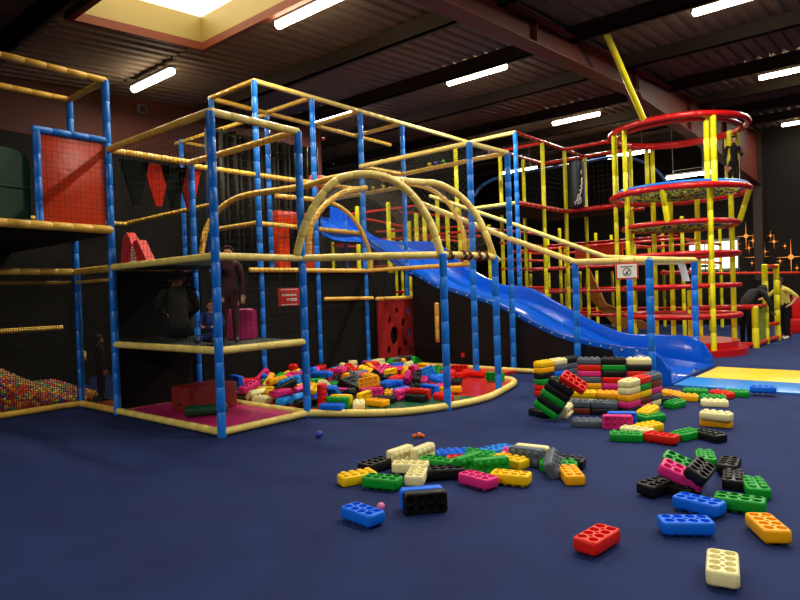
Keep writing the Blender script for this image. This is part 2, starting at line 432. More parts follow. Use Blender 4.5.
# ---------------------------------------------------------------- curved brick pool frame
pf = thing('brick_pool_frame', 'curved padded frame with cream arches around the pool of toy bricks', 'play frame', (0, 0, 0))
arc0 = curve_pts([(M, 0, .05), (1.78, -.88, .05), (2.45, -1.22, .05), (3.15, -1.33, .05), (3.82, -1.2, .05), (4.55, -.98, .05), (4.82, -.72, .05), (4.7, -.5, .05)], 6)
rail(pf, arc0, vcream, .047, name='kerb_roll')
bm = bmesh.new(); prism(bm, [(p.x, p.y) for p in arc0]+[(4.85, -.3), (5.82, -.3), (5.82, T), (M+.05, T), (M+.05, .05)], 0.0, .05); link('floor_mat', bm, matred, pf)
bm = bmesh.new(); prism(bm, [(1.75, -.65), (2.5, -1.1), (3.15, -1.2), (3.0, -.2), (2.2, .5), (1.6, .6), (1.45, -.1)], .05, .062); link('floor_mat', bm, matgreen, pf)
bm = bmesh.new(); prism(bm, [(2.5, .1), (3.1, -.2), (3.5, .6), (2.8, 1.0)], .05, .066); link('floor_mat', bm, matblue, pf)
rail(pf, [(5.85, -.62, .05), (5.85, T, .05)], vcream, .04, name='kerb_roll')
D = (2.462, -1.225); Eo = (3.79, -1.165)
post(pf, D[0], D[1], 0, 1.95, vblue); post(pf, Eo[0], Eo[1], 0, 1.95, vblue)
mid = curve_pts([(M, 0, 1.95), (1.78, -.62, 1.95), (2.5, -1.16, 1.95), (3.15, -1.28, 1.95), (3.74, -1.16, 1.95), (4.35, -.88, 1.94)], 6)
rail(pf, mid, vcream, .047)
rail(pf, [(4.88, -.02, 1.93), (4.9, T, 1.93)], vgold, .04)
rail(pf, [(2.2, T, 1.93), (4.9, T, 1.93)], vgold, .04)
# dark boards that close the pool at the back
bm = bmesh.new(); box(bm, (M+.1, T+.03, .05), (6.5, T+.07, 1.36)); link('back_panel', bm, vdark, pf)
bm = bmesh.new(); box(bm, (M+.1, T+.03, 1.36), (5.8, T+.07, 1.9)); link('back_panel', bm, vdark, pf)
rail(pf, [(3.75, T-.05, 1.42), (5.0, T-.05, 1.40)], vgold, .035)
# arches
A1 = curve_pts([pv(297, 253, -.02), pv(304, 228, -.15), pv(318, 200, -.3), pv(337, 180, -.45), pv(362, 174, -.62), pv(388, 178, -.8), pv(412, 195, -.95), pv(430, 222, -1.1), (2.47, -1.19, 1.97)], 5)
rail(pf, A1, vcream, .047, name='arch', seam=.2)
apex = pv(362, 174, -.62)
A2 = curve_pts([pv(382, 178, -.62), pv(415, 182, -.64), pv(438, 184, -.75), pv(460, 196, -.9), pv(477, 216, -1.05), pv(488, 240, -1.18), (3.77, -1.16, 1.97)], 5)
rail(pf, A2, vcream, .045, name='arch', seam=.2)
A3 = curve_pts([pu(201, 256, 1.5), pu(206, 230, 1.62), pu(218, 211, 1.75), pu(233, 200, 1.85), pu(252, 194, 1.85), pu(300, 187, 1.85), pu(326, 180, 1.85), pu(352, 175, 1.85)], 5)
rail(pf, A3, vgold, .045, name='arch', seam=.2)
A4 = curve_pts([pu(466, 262, 4.86), pu(463, 232, 4.86), pu(452, 208, 4.86), pu(438, 194, 4.86), pu(424, 187, 4.86), pu(408, 184, 4.8)], 5)
rail(pf, A4, vgold, .038, name='arch', seam=.2)
A5 = curve_pts([pv(371, 270, T), pv(370, 255, T), pv(362, 232, T), pv(350, 215, T), pv(334, 204, T), pv(318, 200, T), pv(276, 196, T)], 5)
rail(pf, A5, vgold, .04, name='arch', seam=.2)
A6 = curve_pts([pv(309, 256, .6), pv(309, 238, .6), pv(313, 222, .6), pv(325, 205, .6), pv(345, 192, .6), pv(366, 188, .6)], 5)
rail(pf, A6, vgold, .042, name='arch', seam=.2)
# vault netting over the arches
def res(c, n):
    seg = [(c[i+1]-c[i]).length for i in range(len(c)-1)]; L = sum(seg); out = []
    for k in range(n+1):
        d = L*k/n; a = 0
        for i, s in enumerate(seg):
            if d <= a+s+1e-6: out.append(c[i].lerp(c[i+1], (d-a)/s)); break
            a += s
    return out
ra, rb = res(A3, 28), None
gridnet(pf, [[p.lerp(Vector((1.25+.02*i, max(p.y, .3), 1.98)), j/16) for j in range(17)] for i, p in enumerate(ra)], netblack)
r1 = res(A1, 26); r5 = [Vector((p.x+1.1, p.y+1.3, p.z)) for p in r1]
gridnet(pf, [[p.lerp(q, j/18) for j in range(19)] for p, q in zip(r1, r5)], netgrey, .004)
r2 = res(A2, 20); r4 = res(list(reversed(A4)), 20)
gridnet(pf, [[p.lerp(q, j/12) for j in range(13)] for p, q in zip(r2, r4)], netgrey, .004)
# rope lashings on the rail
for px in (449, 459, 469, 477, 485):
    c = min(mid, key=lambda p: abs((p-CAM).dot(RT)/(p-CAM).dot(FW)*F+400-px))
    i_ = min(mid.index(c), len(mid)-2); tg = (mid[i_+1]-mid[i_]).normalized(); sd_ = tg.cross(Vector((0, 0, 1))).normalized(); bm = bmesh.new()
    tube(bm, [c+tg*(.05*k/24-.02)+(sd_*math.cos(k*PI/8)+Vector((0, 0, 1))*math.sin(k*PI/8))*.056 for k in range(33)], .011, 6, 0)
    link('lashing', bm, rope, pf)
# warning board hung inside, facing the front
ws = thing('warning_sign', 'red warning board with white lettering hanging behind the second blue post', 'sign', tuple(pv(289, 297, .95)))
bm = bmesh.new(); box(bm, (-.19, -.01, -.125), (.19, .01, .125), .004); bd0 = link('board', bm, signred, ws)
bm = bmesh.new()
for z, w, h in ((.105, .3, .012), (.03, .26, .03), (-.035, .1, .03), (-.105, .3, .012)):
    n = max(3, int(w/.03))
    for q in range(n): box(bm, (-w/2+w*q/n, -.016, z-h/2), (-w/2+w*(q+.72)/n, -.01, z+h/2))
box(bm, (.03, -.016, -.055), (.13, -.01, -.015))
link('lettering', bm, white, bd0, False)
bm = bmesh.new(); tube(bm, [(-.15, 0, .12), (-.15, 0, .33)], .006, 6, 0); tube(bm, [(.15, 0, .12), (.15, 0, .33)], .006, 6, 0); link('cord', bm, ink, ws)
# holed red climbing panel at the back of the pool
hp = thing('holed_panel', 'dark red panel pierced by round holes standing at the back of the pool', 'panel', (5.15, T-.06, .15))
bm = bmesh.new()
W_, H_ = 1.1, 1.2
holes = [(.5, .98, .055), (.86, .97, .09), (.3, .80, .06), (.68, .72, .075), (.42, .48, .15), (.85, .50, .085), (.25, .2, .065), (.55, .15, .075), (.72, .30, .055), (.88, .15, .06)]
def ploop(z, pts): return [bm.verts.new((x, z, y)) for x, y in pts]
for yy in (0, .05):
    o_ = ploop(yy, [(0, 0), (W_, 0), (W_, H_), (0, H_)]); es = [bm.edges.new((o_[k], o_[(k+1) % 4])) for k in range(4)]
    for hx, hz, hr in holes:
        L_ = ploop(yy, [(hx*W_+hr*.85*math.cos(2*PI*k/16), hz+hr*1.25*math.sin(2*PI*k/16)) for k in range(16)])
        es += [bm.edges.new((L_[k], L_[(k+1) % 16])) for k in range(16)]
    bmesh.ops.triangle_fill(bm, edges=es, use_beauty=True)
bm.verts.ensure_lookup_table(); half = len(bm.verts)//2
def bridge(i0, n):
    for k in range(n):
        try: bm.faces.new((bm.verts[i0+k], bm.verts[i0+(k+1) % n], bm.verts[half+i0+(k+1) % n], bm.verts[half+i0+k]))
        except ValueError: pass
bridge(0, 4)
for k in range(len(holes)): bridge(4+16*k, 16)
link('panel', bm, mat('panel_red', (150, 26, 22), .5), hp, False)
rail(hp, [(-.05, 0, H_+.03), (W_+.05, 0, H_+.03)], vgold, .04, name='top_roll')
rail(hp, [(-.05, -.02, .0), (W_+.05, -.02, .0)], mat('pad_grey', (92, 96, 98), .5), .05, name='base_roll')

# ---------------------------------------------------------------- ball pit tower on the left
bt = thing('ball_pit_tower', 'blue and gold padded tower at the left edge with the ball pit beneath', 'play frame', (0, 0, 0))
post(bt, 0, 3.5, 0, 4.41, vblue); post(bt, -2.44, T, 0, 4.41, vblue); post(bt, -2.44, 3.5, 0, 4.41, vblue); post(bt, -.86, T, 2.45, 3.62, vblue, r=.045)
post(bt, .35, 4.3, 0, 2.0, vblue)
rail(bt, [(0, T, 4.41), (-2.44, T-.08, 4.41)], vgold); rail(bt, [(0, T, 4.41), (0, 3.5, 4.41)], vgold); rail(bt, [(0, 3.5, 4.41), (-2.44, 3.5, 4.41)], vgold)
rail(bt, [(-.02, T-.05, 2.44), (-2.44, T-.05, 2.47)], vgold, .055)
rail(bt, [(-.9, T, 3.62), (-.03, T, 3.62)], vblue, .045)
rail(bt, [(0, 3.5, 1.94), (-2.44, 3.5, 1.94)], vgold, .05); rail(bt, [(0, T, 1.94), (0, 3.5, 1.94)], vgold, .05); rail(bt, [(0, 3.52, 1.79), (-2.44, 3.52, 1.79)], vgold, .025)
rail(bt, [(0, 3.52, 1.79), (0, T+.05, 1.79)], vgold, .025)
rail(bt, [(0.02, 3.5, .05), (-2.44, 3.45, .05)], vgold, .047, name='kerb_roll'); rail(bt, [(0, T, .05), (0, 3.5, .05)], vgold, .047, name='kerb_roll')
rail(bt, [(-1.5, 5.6, 1.08), (.6, 5.6, 1.08)], vgold, .04); rail(bt, [(.4, 4.3, .62), (.9, 5.5, .62)], vgold, .04)
net(bt, (-2.4, 3.47, .1), (2.4, 0, 0), (0, 0, 1.85), .03, netblack, .0095); net(bt, (0.0, T+.05, .1), (0, 1.1, 0), (0, 0, 1.85), .03, netblack, .007)  # fine dense nets added to dim the balls behind them
bm = bmesh.new(); box(bm, (-2.4, T, 2.38), (0, 7.0, 2.43)); link('deck', bm, vdark, bt)
bm = bmesh.new(); box(bm, (-2.5, 6.0, 0), (1.2, 6.05, 2.38)); link('back_panel', bm, vdark, bt)
bm = bmesh.new(); box(bm, (-2.4, 3.55, 0), (.7, 5.9, .03)); link('floor_mat', bm, mat('mat_darkblue', (20, 40, 80), .5), bt)
bm = bmesh.new(); box(bm, (.02, 3.5-1.08, 0.0), (.8, 3.5, .03)); link('floor_mat', bm, mat('mat_orange', (170, 60, 20), .4), bt)
# orange netted panel, green cushion wall
bm = bmesh.new(); box(bm, (-.83, T+.01, 2.5), (-.05, T+.05, 3.58), .01); link('orange_panel', bm, vorange, bt)['label'] = 'orange vinyl panel behind black net'
net(bt, (-.83, T-.02, 2.5), (.78, 0, 0), (0, 0, 1.08), .066, ink, .0045)
gp = thing('green_cushion', 'dark green glossy cushion wall on the upper left deck beside the orange panel', 'cushion', (-1.6, T+.14, 2.46))
bm = bmesh.new(); slab(bm, [(-.8, 0, 0), (.70, 0, 0), (.72, 0, .78), (.66, 0, .88), (.5, 0, .93), (-.8, 0, .98)], -.2)
bmesh.ops.bevel(bm, geom=list(bm.edges), offset=.03, segments=2, affect='EDGES'); gpb = link('body', bm, vgreen, gp)
bm = bmesh.new(); tube(bm, [(-.8, -.012, .49), (.68, -.012, .45)], .014, 8, 0); link('seam', bm, vgreen, gpb)

# ---------------------------------------------------------------- tall climbing frame behind
tf = thing('tall_climbing_frame', 'tall blue-post climbing frame with gold top rails behind the pool', 'play frame', (0, 0, 0))
Z5 = 5.0
xs = [2.44, 3.68, 4.92, 6.18, 7.4, 8.6]
for x in xs[:4]: post(tf, x, 2.42, 0, Z5, vblue)
post(tf, 8.6, 2.38, 0, Z5, vblue, r=.05)
for x, y in ((2.44, 3.64), (3.7, 3.72), (6.3, 3.75), (3.6, 6.6), (3.6, 5.6), (4.5, 6.6)): post(tf, x, y, 0, Z5, vblue)
rail(tf, [(2.44, 2.42, Z5), (8.6, 2.38, Z5)], vgold if 0 else vcream)
rail(tf, [(2.44, 2.42, Z5), (2.44, 3.68, Z5)], vgold); rail(tf, [(2.44, 3.68, Z5), (7.4, 3.8, Z5)], vgold)
for x in xs[1:4]: rail(tf, [(x, 2.42, Z5), (x, 3.75, Z5)], vgold)
rail(tf, [(3.64, 3.7, Z5-.05), (3.6, 6.8, Z5-.05)], vgold); rail(tf, [(3.6, 6.6, Z5-.05), (5, 6.6, Z5-.05)], vgold)
rail(tf, [(8.6, 2.38, Z5), (8.6, 1.12, Z5)], vcream)
rail(tf, [(M, T+.06, 3.47), (4.9, T+.06, 3.5)], vgold, .04)
rail(tf, [(2.44, T+.1, 2.7), (4.9, T+.1, 2.66)], vgold); rail(tf, [(2.44, T+.1, 2.7), (2.44, 3.9, 2.7)], vgold)
rail(tf, [(2.44, 3.64, 3.15), (2.44, 6.8, 3.12)], vgold); rail(tf, [(2.44, 6.8, 3.1), (.3, 6.8, 3.1)], vgold)
net(tf, (3.7, 2.44, 3.5), (2.48, 0, 0), (0, 0, 1.5), .1); net(tf, (3.68, 2.44, 2.0), (1.2, 0, 0), (0, 0, 1.5), .075, netgrey, .004, True)
net(tf, (4.92, 2.44, 2.0), (1.2, 0, 0), (0, 0, 1.5), .075, netgrey, .004, True)
# pleated dark curtain hung behind the frame
bm = bmesh.new(); n = 90
top = [(3.2+2.9*k/n, 5.0+.10*math.sin(k*1.25)+.04*math.sin(k*.6)) for k in range(n+1)]
A = [bm.verts.new((x, y, 4.9)) for x, y in top]; Bv = [bm.verts.new((x, y+.02*math.sin(x*9), 2.45)) for x, y in top]
for k in range(n): bm.faces.new((A[k], A[k+1], Bv[k+1], Bv[k]))
cu = link('net_curtain', bm, mat('curtain_dark', (52, 48, 40), .5, .4), None)
sm = cu.modifiers.new('th', 'SOLIDIFY'); sm.thickness = .006
tag(cu, 'dark pleated net curtain hanging inside the tall climbing frame', 'curtain')
# orange padded uprights seen through the arches
op = thing('orange_pad_wall', 'orange padded gate with two uprights on the middle deck behind the arches', 'pad', (2.95, T+.2, 1.95))
for x, w in ((0, .26), (.62, .3)):
    bm = bmesh.new(); box(bm, (x, 0, 0), (x+w, .14, .78), .03); link('upright', bm, vorange, op)
bm = bmesh.new(); box(bm, (0, .0, .79), (.92, .14, 1.02), .03); link('lintel', bm, vorange, op)
bm = bmesh.new(); box(bm, (.9, .02, 1.5), (1.3, .2, 1.75), .05); link('bolster', bm, vorange, op)
rail(op, [(.9, .1, 1.02), (1.0, .1, 1.55)], vorange, .05, name='arm')

# ---------------------------------------------------------------- slide platform frame (H / F box)
sf = thing('slide_platform_frame', 'blue-post frame carrying the head of the big blue slide, balls resting on its net', 'play frame', (0, 0, 0))
Hx, Fx = 4.82, 5.95; Hy, Fy = -.12, -.18; Zs = 3.92
post(sf, Hx, Hy, 0, Zs, vblue, r=.052); post(sf, Fx, Fy, 0, Zs, vblue, r=.052)
rail(sf, [(Hx, Hy, Zs), (Hx, 2.36, Zs)], vcream); rail(sf, [(Hx, Hy, Zs), (Fx, Fy, Zs)], vcream); rail(sf, [(Fx, Fy, Zs), (Fx+.1, 2.36, Zs)], vgold)
rail(sf, [(Fx+.05, 2.2, 3.65), (Fx+.05, 4.9, 3.66)], vgold)
rail(sf, [(Hx, 2.36, Zs), (Fx+.1, 2.36, Zs)], vgold)
rail(sf, [pu(362, 166, 6.0), pu(405, 174, 6.0)], vgold, .03)
post(sf, 7.3, 5.3, 0, 3.6, vblue)
net(sf, (Hx, Hy, 1.95), (0, 2.5, 0), (0, 0, 1.95), .1, netgrey, .004, True)
net(sf, (Fx+.05, 0, Zs-.02), (0, 2.3, 0), (-1.1, 0, 0), .12)
net(sf, (Fx+.05, 2.2, 3.64), (0, 2.7, 0), (-1.1, 0, 0), .12)

#@@SLIDE
# ---------------------------------------------------------------- big blue slide
SB = 7.85
NEAR_RIM = [(6.6, 3.78), (5.6, 3.42), (4.8, 3.03), (4.3, 2.87), (3.65, 2.82), (3.3, 2.62), (3.05, 2.47), (2.4, 2.06), (1.64, 1.66), (1.35, 1.585), (.8, 1.42), (.16, 1.23), (-.45, .94), (-1.02, .70), (-1.58, .585), (-2.1, .56), (-2.5, .55), (-3.0, .55)]
FAR_RIM = [(6.6, 3.96), (5.85, 3.66), (4.97, 3.0), (4.15, 2.76), (2.9, 2.62), (2.1, 2.05), (1.25, 1.62), (.77, 1.55), (.36, 1.45), (-.2, 1.14), (-.8, .84), (-1.4, .60), (-1.95, .56), (-2.65, .56), (-3.0, .56)]
BED = [(6.6, 3.64), (5.6, 3.26), (4.8, 2.86), (4.3, 2.70), (3.65, 2.62), (3.05, 2.33), (2.4, 1.92), (1.64, 1.53), (1.35, 1.46), (.8, 1.31), (.16, 1.10), (-.45, .80), (-1.02, .52), (-1.58, .31), (-2.1, .17), (-2.6, .10), (-3.0, .06)]
def tab(T):
    c = curve_pts([(0, y, z) for y, z in T], 6)
    def f(y):
        for p, q in zip(c, c[1:]):
            if p.y >= y >= q.y: return p.z+(q.z-p.z)*(y-p.y)/(q.y-p.y-1e-9)
        return c[0].z if y > c[0].y else c[-1].z
    return f
fn, ff_, fb = tab(NEAR_RIM), tab(FAR_RIM), tab(BED)
def sa(y):           # the near side flares out towards the run-out
    t = max(0, min(1, (-1.5-y)/.9)); return 6.14-.54*t*t*(3-2*t)
def endh(y): return math.sqrt(max(0.0, 1-((-2.5-y)/.52)**2)) if y < -2.5 else 1
YS = [6.4-9.4*k/72 for k in range(73)]
sl = thing('slide', 'long blue wave slide running down to the yellow and blue landing mat', 'slide', (0, 0, 0))
bm = bmesh.new()     # bed with a low ridge between two lanes
top = []; bot = []
for y in YS:
    A_ = sa(y); z = fb(y); w = SB-A_
    cs = [(A_, 0), (A_+.05, 0), (A_+w*.22, 0), (A_+w*.46, .012), (A_+w*.5, .06), (A_+w*.54, .012), (A_+w*.78, 0), (SB-.05, 0), (SB, 0)]
    top.append([bm.verts.new((x, y, z+dz)) for x, dz in cs]); bot.append([bm.verts.new((x, y, z-.045)) for x, dz in cs])
nC = 9
for i in range(len(YS)-1):
    for j in range(nC-1):
        bm.faces.new((top[i][j], top[i][j+1], top[i+1][j+1], top[i+1][j])); bm.faces.new((bot[i][j], bot[i+1][j], bot[i+1][j+1], bot[i][j+1]))
for i in (0, -1):
    for j in range(nC-1): bm.faces.new((top[i][j], bot[i][j], bot[i][j+1], top[i][j+1]))
link('bed', bm, slideblue, sl, True, 40)
for far in (False, True):
    bm = bmesh.new(); R = []
    for y in YS:
        zb_ = fb(y); f_ = ff_ if far else fn
        zt = zb_+max(.02, (f_(y)-zb_)*endh(y)); zb = max(0, zb_-.1) if far else max(0, zt-.085)
        if y < -2.2: zb = 0
        x0, x1 = (SB-.01, SB+.06) if far else (sa(y)-.05, sa(y)+.015)
        R.append([bm.verts.new((x0, y, zb)), bm.verts.new((x1, y, zb)), bm.verts.new((x1, y, zt-.02)), bm.verts.new((x1-.012, y, zt)), bm.verts.new((x0+.012, y, zt)), bm.verts.new((x0, y, zt-.02))])
    for p, q in zip(R, R[1:]):
        for k in range(6): bm.faces.new((p[k], p[(k+1) % 6], q[(k+1) % 6], q[k]))
    bm.faces.new(R[0]); bm.faces.new(R[-1])
    wall_ = link('side_wall', bm, slideblue, sl, True, 35)
    if not far: near_wall = wall_
last = None
for y in [2.4-5.3*k/400 for k in range(400)]:
    zt = fb(y)+(fn(y)-fb(y))*endh(y)
    if last is None or math.hypot(y-last[0], zt-last[1]) > .23:
        last = (y, zt); bm = bmesh.new(); bmesh.ops.create_icosphere(bm, subdivisions=1, radius=.016, matrix=Matrix.Translation((sa(y)-.053, y, zt-.05)))
        link('rivet', bm, rivet, near_wall)
# black skirt beneath
bm = bmesh.new(); V4 = []
for y in YS:
    if -2.25 < y < 2.3:
        zt = max(.06, fn(y)-.06); x = sa(y)-.038
        V4.append([bm.verts.new((x, y, 0)), bm.verts.new((x, y, zt)), bm.verts.new((x+.03, y, zt)), bm.verts.new((x+.03, y, 0))])
for p, q in zip(V4, V4[1:]):
    for k in range(4): bm.faces.new((p[k], p[(k+1) % 4], q[(k+1) % 4], q[k]))
bm.faces.new(V4[0]); bm.faces.new(V4[-1])
link('skirt', bm, vblack, sl, False)
rail(sl, [(5.95, 1.5, .5), (5.95, 1.5, 1.25)], vgold, .045, name='padded_strut')
# landing mats
bm = bmesh.new(); box(bm, (5.55, -4.75, 0), (6.45, -3.02, .03), .01); tag(link('landing_mat', bm, landblue), 'glossy light blue landing mat at the foot of the slide', 'mat')
bm = bmesh.new(); box(bm, (6.46, -4.75, 0), (7.85, -3.08, .03), .01); tag(link('landing_mat', bm, landyel), 'yellow landing mat beyond the blue one at the foot of the slide', 'mat')

# handrail beside the slide
hr = thing('slide_handrail', 'cream padded handrail on blue posts enclosing the lower end of the slide', 'handrail', (0, 0, 0))
pn = [pu(513, 240, 5.93), pu(575, 262, 6.0), pu(649, 260, 5.30)]
pf_ = [pu(513, 224, 7.98), pu(606, 257, 7.98), pu(694, 260, 8.0)]
rail(hr, [pu(420, 203, 5.95), pn[0], pn[1], pn[2], pf_[2]], vcream, .05)
rail(hr, [pu(430, 196, 7.98), pf_[0], pf_[1], pf_[2]], vcream, .045)
rail(hr, [pu(592, 263, 7.98), pu(676, 263, 7.99)], vcream, .035)
for p in (pn[1], pn[2]): post(hr, p.x, p.y, 0, p.z, vblue, r=.055)
post(hr, pf_[2].x, pf_[2].y, 0, pf_[2].z, vblue, r=.055)
p = pu(629, 262, 7.99); post(hr, p.x, p.y, 0, p.z, vblue, r=.055)
net(hr, (pn[0].x, pn[0].y, 1.5), (pn[1].x-pn[0].x, pn[1].y-pn[0].y, -.6), (0, 0, .85), .08, netblack, .004, True)
# rule plaque on the handrail
c = pu(627, 271, 5.30)
ns = thing('rule_sign', 'small white plaque with red border and a crossed-out figure hanging on the cream rail', 'sign', tuple(c))
ns.rotation_euler = (0, 0, math.radians(-75))
W2, H2 = .155, .12
bm = bmesh.new(); box(bm, (-W2, -.008, -H2), (W2, .008, H2), .003); link('frame', bm, signred, ns)
bm = bmesh.new(); box(bm, (-W2+.02, -.012, -H2+.02), (W2-.02, -.008, H2-.02)); pn0 = link('panel', bm, white, ns)
bm = bmesh.new()
for q in range(8): box(bm, (-.085+.021*q, -.016, .055), (-.085+.021*q+.015, -.012, .072))
link('lettering', bm, ink, pn0, False)
bm = bmesh.new(); tube(bm, [(.055*math.cos(k*PI/12), -.015, -.015+.055*math.sin(k*PI/12)) for k in range(24)], .005, 6, 0, True); tube(bm, [(-.04, -.015, -.055), (.04, -.015, .025)], .005, 6, 0); link('prohibition_ring', bm, ink, pn0)
bm = bmesh.new(); tube(bm, [(-.015, -.015, -.05), (0, -.015, -.02), (.02, -.015, .0)], .008, 6, 0); tube(bm, [(0, -.015, -.02), (.02, -.015, -.045)], .006, 6, 0); link('figure', bm, ink, pn0)
bm = bmesh.new()
for sx in (-.1, .1): tube(bm, [(sx, .0, H2), (sx, .03, H2+.08)], .005, 6, 0)
link('tie', bm, ink, ns)
# paper strip hanging from the rail
c = pu(677, 262, 7.2)
bm = bmesh.new(); slab(bm, [(c.x, c.y, c.z), (c.x-.02, c.y-.12, c.z), (c.x+.0, c.y-.2, c.z-.33), (c.x+.02, c.y-.08, c.z-.33)], .004)
tag(link('paper_strip', bm, white, None, False), 'white paper strip hanging askew from the cream handrail', 'paper')
# loose balls lying on the nets and floor
ballcol = {'red': (210, 40, 30), 'orange': (240, 110, 20), 'yellow': (240, 200, 30), 'green': (30, 140, 60), 'blue': (40, 60, 170), 'purple': (110, 50, 120), 'teal': (40, 150, 120)}
ballm = {k: mat('ball_'+k, v, .35, .5) for k, v in ballcol.items()}
BALLME = {}
def ball(p, c, label, group=None, r=.04):
    key = (c, r)
    if key not in BALLME:
        bm = bmesh.new(); bmesh.ops.create_icosphere(bm, subdivisions=2, radius=r); me = bpy.data.meshes.new('ball'); bm.to_mesh(me); bm.free()
        me.materials.append(ballm[c]); me.shade_smooth(); BALLME[key] = me
    o = bpy.data.objects.new('ball', BALLME[key]); COL.objects.link(o); o.location = p
    return tag(o, label, 'ball', group)
nb = [(436, 164, 'blue'), (443, 162.5, 'green'), (429, 159.5, 'yellow'), (490, 154, 'purple'), (496, 153, 'teal')]
for (x, y, c), lab in zip(nb, ('blue ball on the slide-top rail, beside a green one', 'green ball on the slide-top rail, beside a blue one', 'yellow ball on the slide-top rail, leftmost of three', 'purple ball on the slide-top rail by the right blue post', 'teal ball on the slide-top rail by the right blue post')):
    p = pu(x, y, Fx+.05); ball((p.x, p.y, Zs+.08 if c != 'yellow' else Zs+.08), c, lab, 'balls on the slide-top rail')
for x, y, c, lab in ((342, 187, 'blue', 'blue ball on the gold rail seen through the front arch'), (347.5, 187.5, 'orange', 'orange ball on the gold rail seen through the front arch'), (347.3, 192.5, 'teal', 'teal ball below the orange one, seen through the front arch'),
        (373, 188, 'yellow', 'yellow ball on the gold rail under the arch top, left of two'), (383, 187.5, 'yellow', 'yellow ball on the gold rail under the arch top, right of two'), (323, 139, 'red', 'red ball on the net high in the tall frame')):
    p = pu(x, y, 6.0); ball((p.x, p.y, max(p.z, 3.73) if c != 'teal' else 3.66), c, lab, 'balls on the gold rail')
p = fl(319, 438); ball((p.x, p.y, .04), 'blue', 'small blue ball alone on the blue carpet in front of the pool')
p = fl(381, 511); 
o = ball((p.x, p.y, .03), 'red', 'small pink ball behind the nearest blue brick on the left', None, .03)
me = o.data.copy(); me.materials[0] = mat('ball_pink', (220, 120, 170), .35); o.data = me
p = fl(418, 438); bm = bmesh.new()
for dx, r in ((-.03, .022), (.012, .03), (.04, .02)): bmesh.ops.create_icosphere(bm, subdivisions=2, radius=r, matrix=Matrix.Translation((p.x+dx*.8, p.y-dx, r)))
tag(link('toy_piece', bm, ballm['orange']), 'small orange plastic toy piece lying on the carpet behind the cream bricks', 'toy')
#@@TOWER
# ---------------------------------------------------------------- round red and yellow tower
TC = Vector((10.4, -1.8, 0))
rt = thing('round_tower', 'round red-ringed climbing tower with yellow posts and rope-net decks', 'play tower', (0, 0, 0))
def ring(z, R, r, m=vred, name='ring', n=40, cx=TC.x, cy=TC.y):
    bm = bmesh.new(); tube(bm, [(cx+R*math.cos(2*PI*k/n), cy+R*math.sin(2*PI*k/n), z) for k in range(n)], r, 10, .5, True, .93); return link(name, bm, m, rt)
RTOP, RLOW = 1.36, 1.13
ring(4.78, RTOP, .062); ring(4.70, RTOP-.13, .04); ring(3.40, RTOP, .066); ring(3.485, RTOP-.04, .035, vblue)
ring(2.72, RLOW, .055); ring(2.08, RLOW, .055); ring(1.42, RLOW, .05); ring(.80, RLOW, .055)
ca = math.atan2(CAM.y-TC.y, CAM.x-TC.x)      # direction towards the camera
def tp(ang, R): return TC.x+R*math.cos(ca+ang), TC.y+R*math.sin(ca+ang)
def onring(x, R, front=True):    # where the sight line through column x crosses the ring
    d = ray(x, 200); d = Vector((d.x, d.y)).normalized(); o_ = Vector((CAM.x-TC.x, CAM.y-TC.y)); bq = o_.dot(d); disc = bq*bq-(o_.dot(o_)-R*R)
    t = -bq-math.sqrt(disc) if front and disc > 0 else (-bq+math.sqrt(disc) if disc > 0 else -bq)
    return CAM.x+d.x*t, CAM.y+d.y*t
for x, fr in ((710, True), (731, False), (627, True), (653, False), (670, False), (697, False)):
    px_, py_ = onring(x, RLOW+.03, fr); post(rt, px_, py_, .0, 3.4 if x != 731 else 4.75, vyel, r=.055, seam=.5)
for x, fr, r_ in ((708, True, .055), (715, True, .06), (728, False, .05), (738, False, .05), (616, True, .06), (626, True, .05), (648, False, .05), (653.5, False, .05)):
    px_, py_ = onring(x, RTOP-.02 if x != 708 else RTOP-.14, fr); post(rt, px_, py_, 3.42, 4.76, vyel, r=r_, seam=.5)
for xa, xb_ in ((662.5, 667), (750, 739)):    # splayed struts between the wide deck ring and the narrower one
    x, y = onring(xa, RTOP, True); x2, y2 = onring(xb_, RLOW, True); bm = bmesh.new(); tube(bm, [(x, y, 3.38), (x2, y2, 2.74)], .055, 12, .4); link('strut', bm, vyel, rt)
for z, R, m in ((3.42, RTOP-.08, netgold), (2.70, RLOW-.06, netgold), (.78, RLOW-.05, netgrey)):
    bm = bmesh.new(); nr_, na = 10, 36
    g = [[bm.verts.new((TC.x+R*(i+.6)/(nr_+.6-1+1)*math.cos(2*PI*k/na), TC.y+R*(i+.6)/(nr_+.6-1+1)*math.sin(2*PI*k/na), z-.06*(1-(i/nr_)**2))) for k in range(na)] for i in range(nr_)]
    for i in range(nr_-1):
        for k in range(na): bm.faces.new((g[i][k], g[i][(k+1) % na], g[i+1][(k+1) % na], g[i+1][k]))
    o = link('rope_deck', bm, m, rt, False); w = o.modifiers.new('cord', 'WIREFRAME'); w.thickness = .022; w.use_even_offset = False
# inclined pole rising to the roof
p = pd(646, 122, 1); pb = tp(-.35, RTOP); pb = Vector((pb[0], pb[1], 4.95))
q0 = Vector((*onring(646, RTOP, True), 4.82)); q1 = fl(606, 33, 5.98)
bm = bmesh.new(); tube(bm, [q0, q1], .06, 12, 0); link('roof_pole', bm, vyel, rt)
# red round base podium, two tiers
bd = thing('round_podium', 'low round red two-tier padded podium at the foot of the round tower', 'podium', (TC.x, TC.y, 0))
for R, z0, z1, nm in ((1.27, 0, .13, 'lower_tier'), (1.1, .13, .27, 'upper_tier')):
    bm = bmesh.new(); prism(bm, [(R*math.cos(2*PI*k/48), R*math.sin(2*PI*k/48)) for k in range(48)], z0, z1, .045); link(nm, bm, vred, bd)

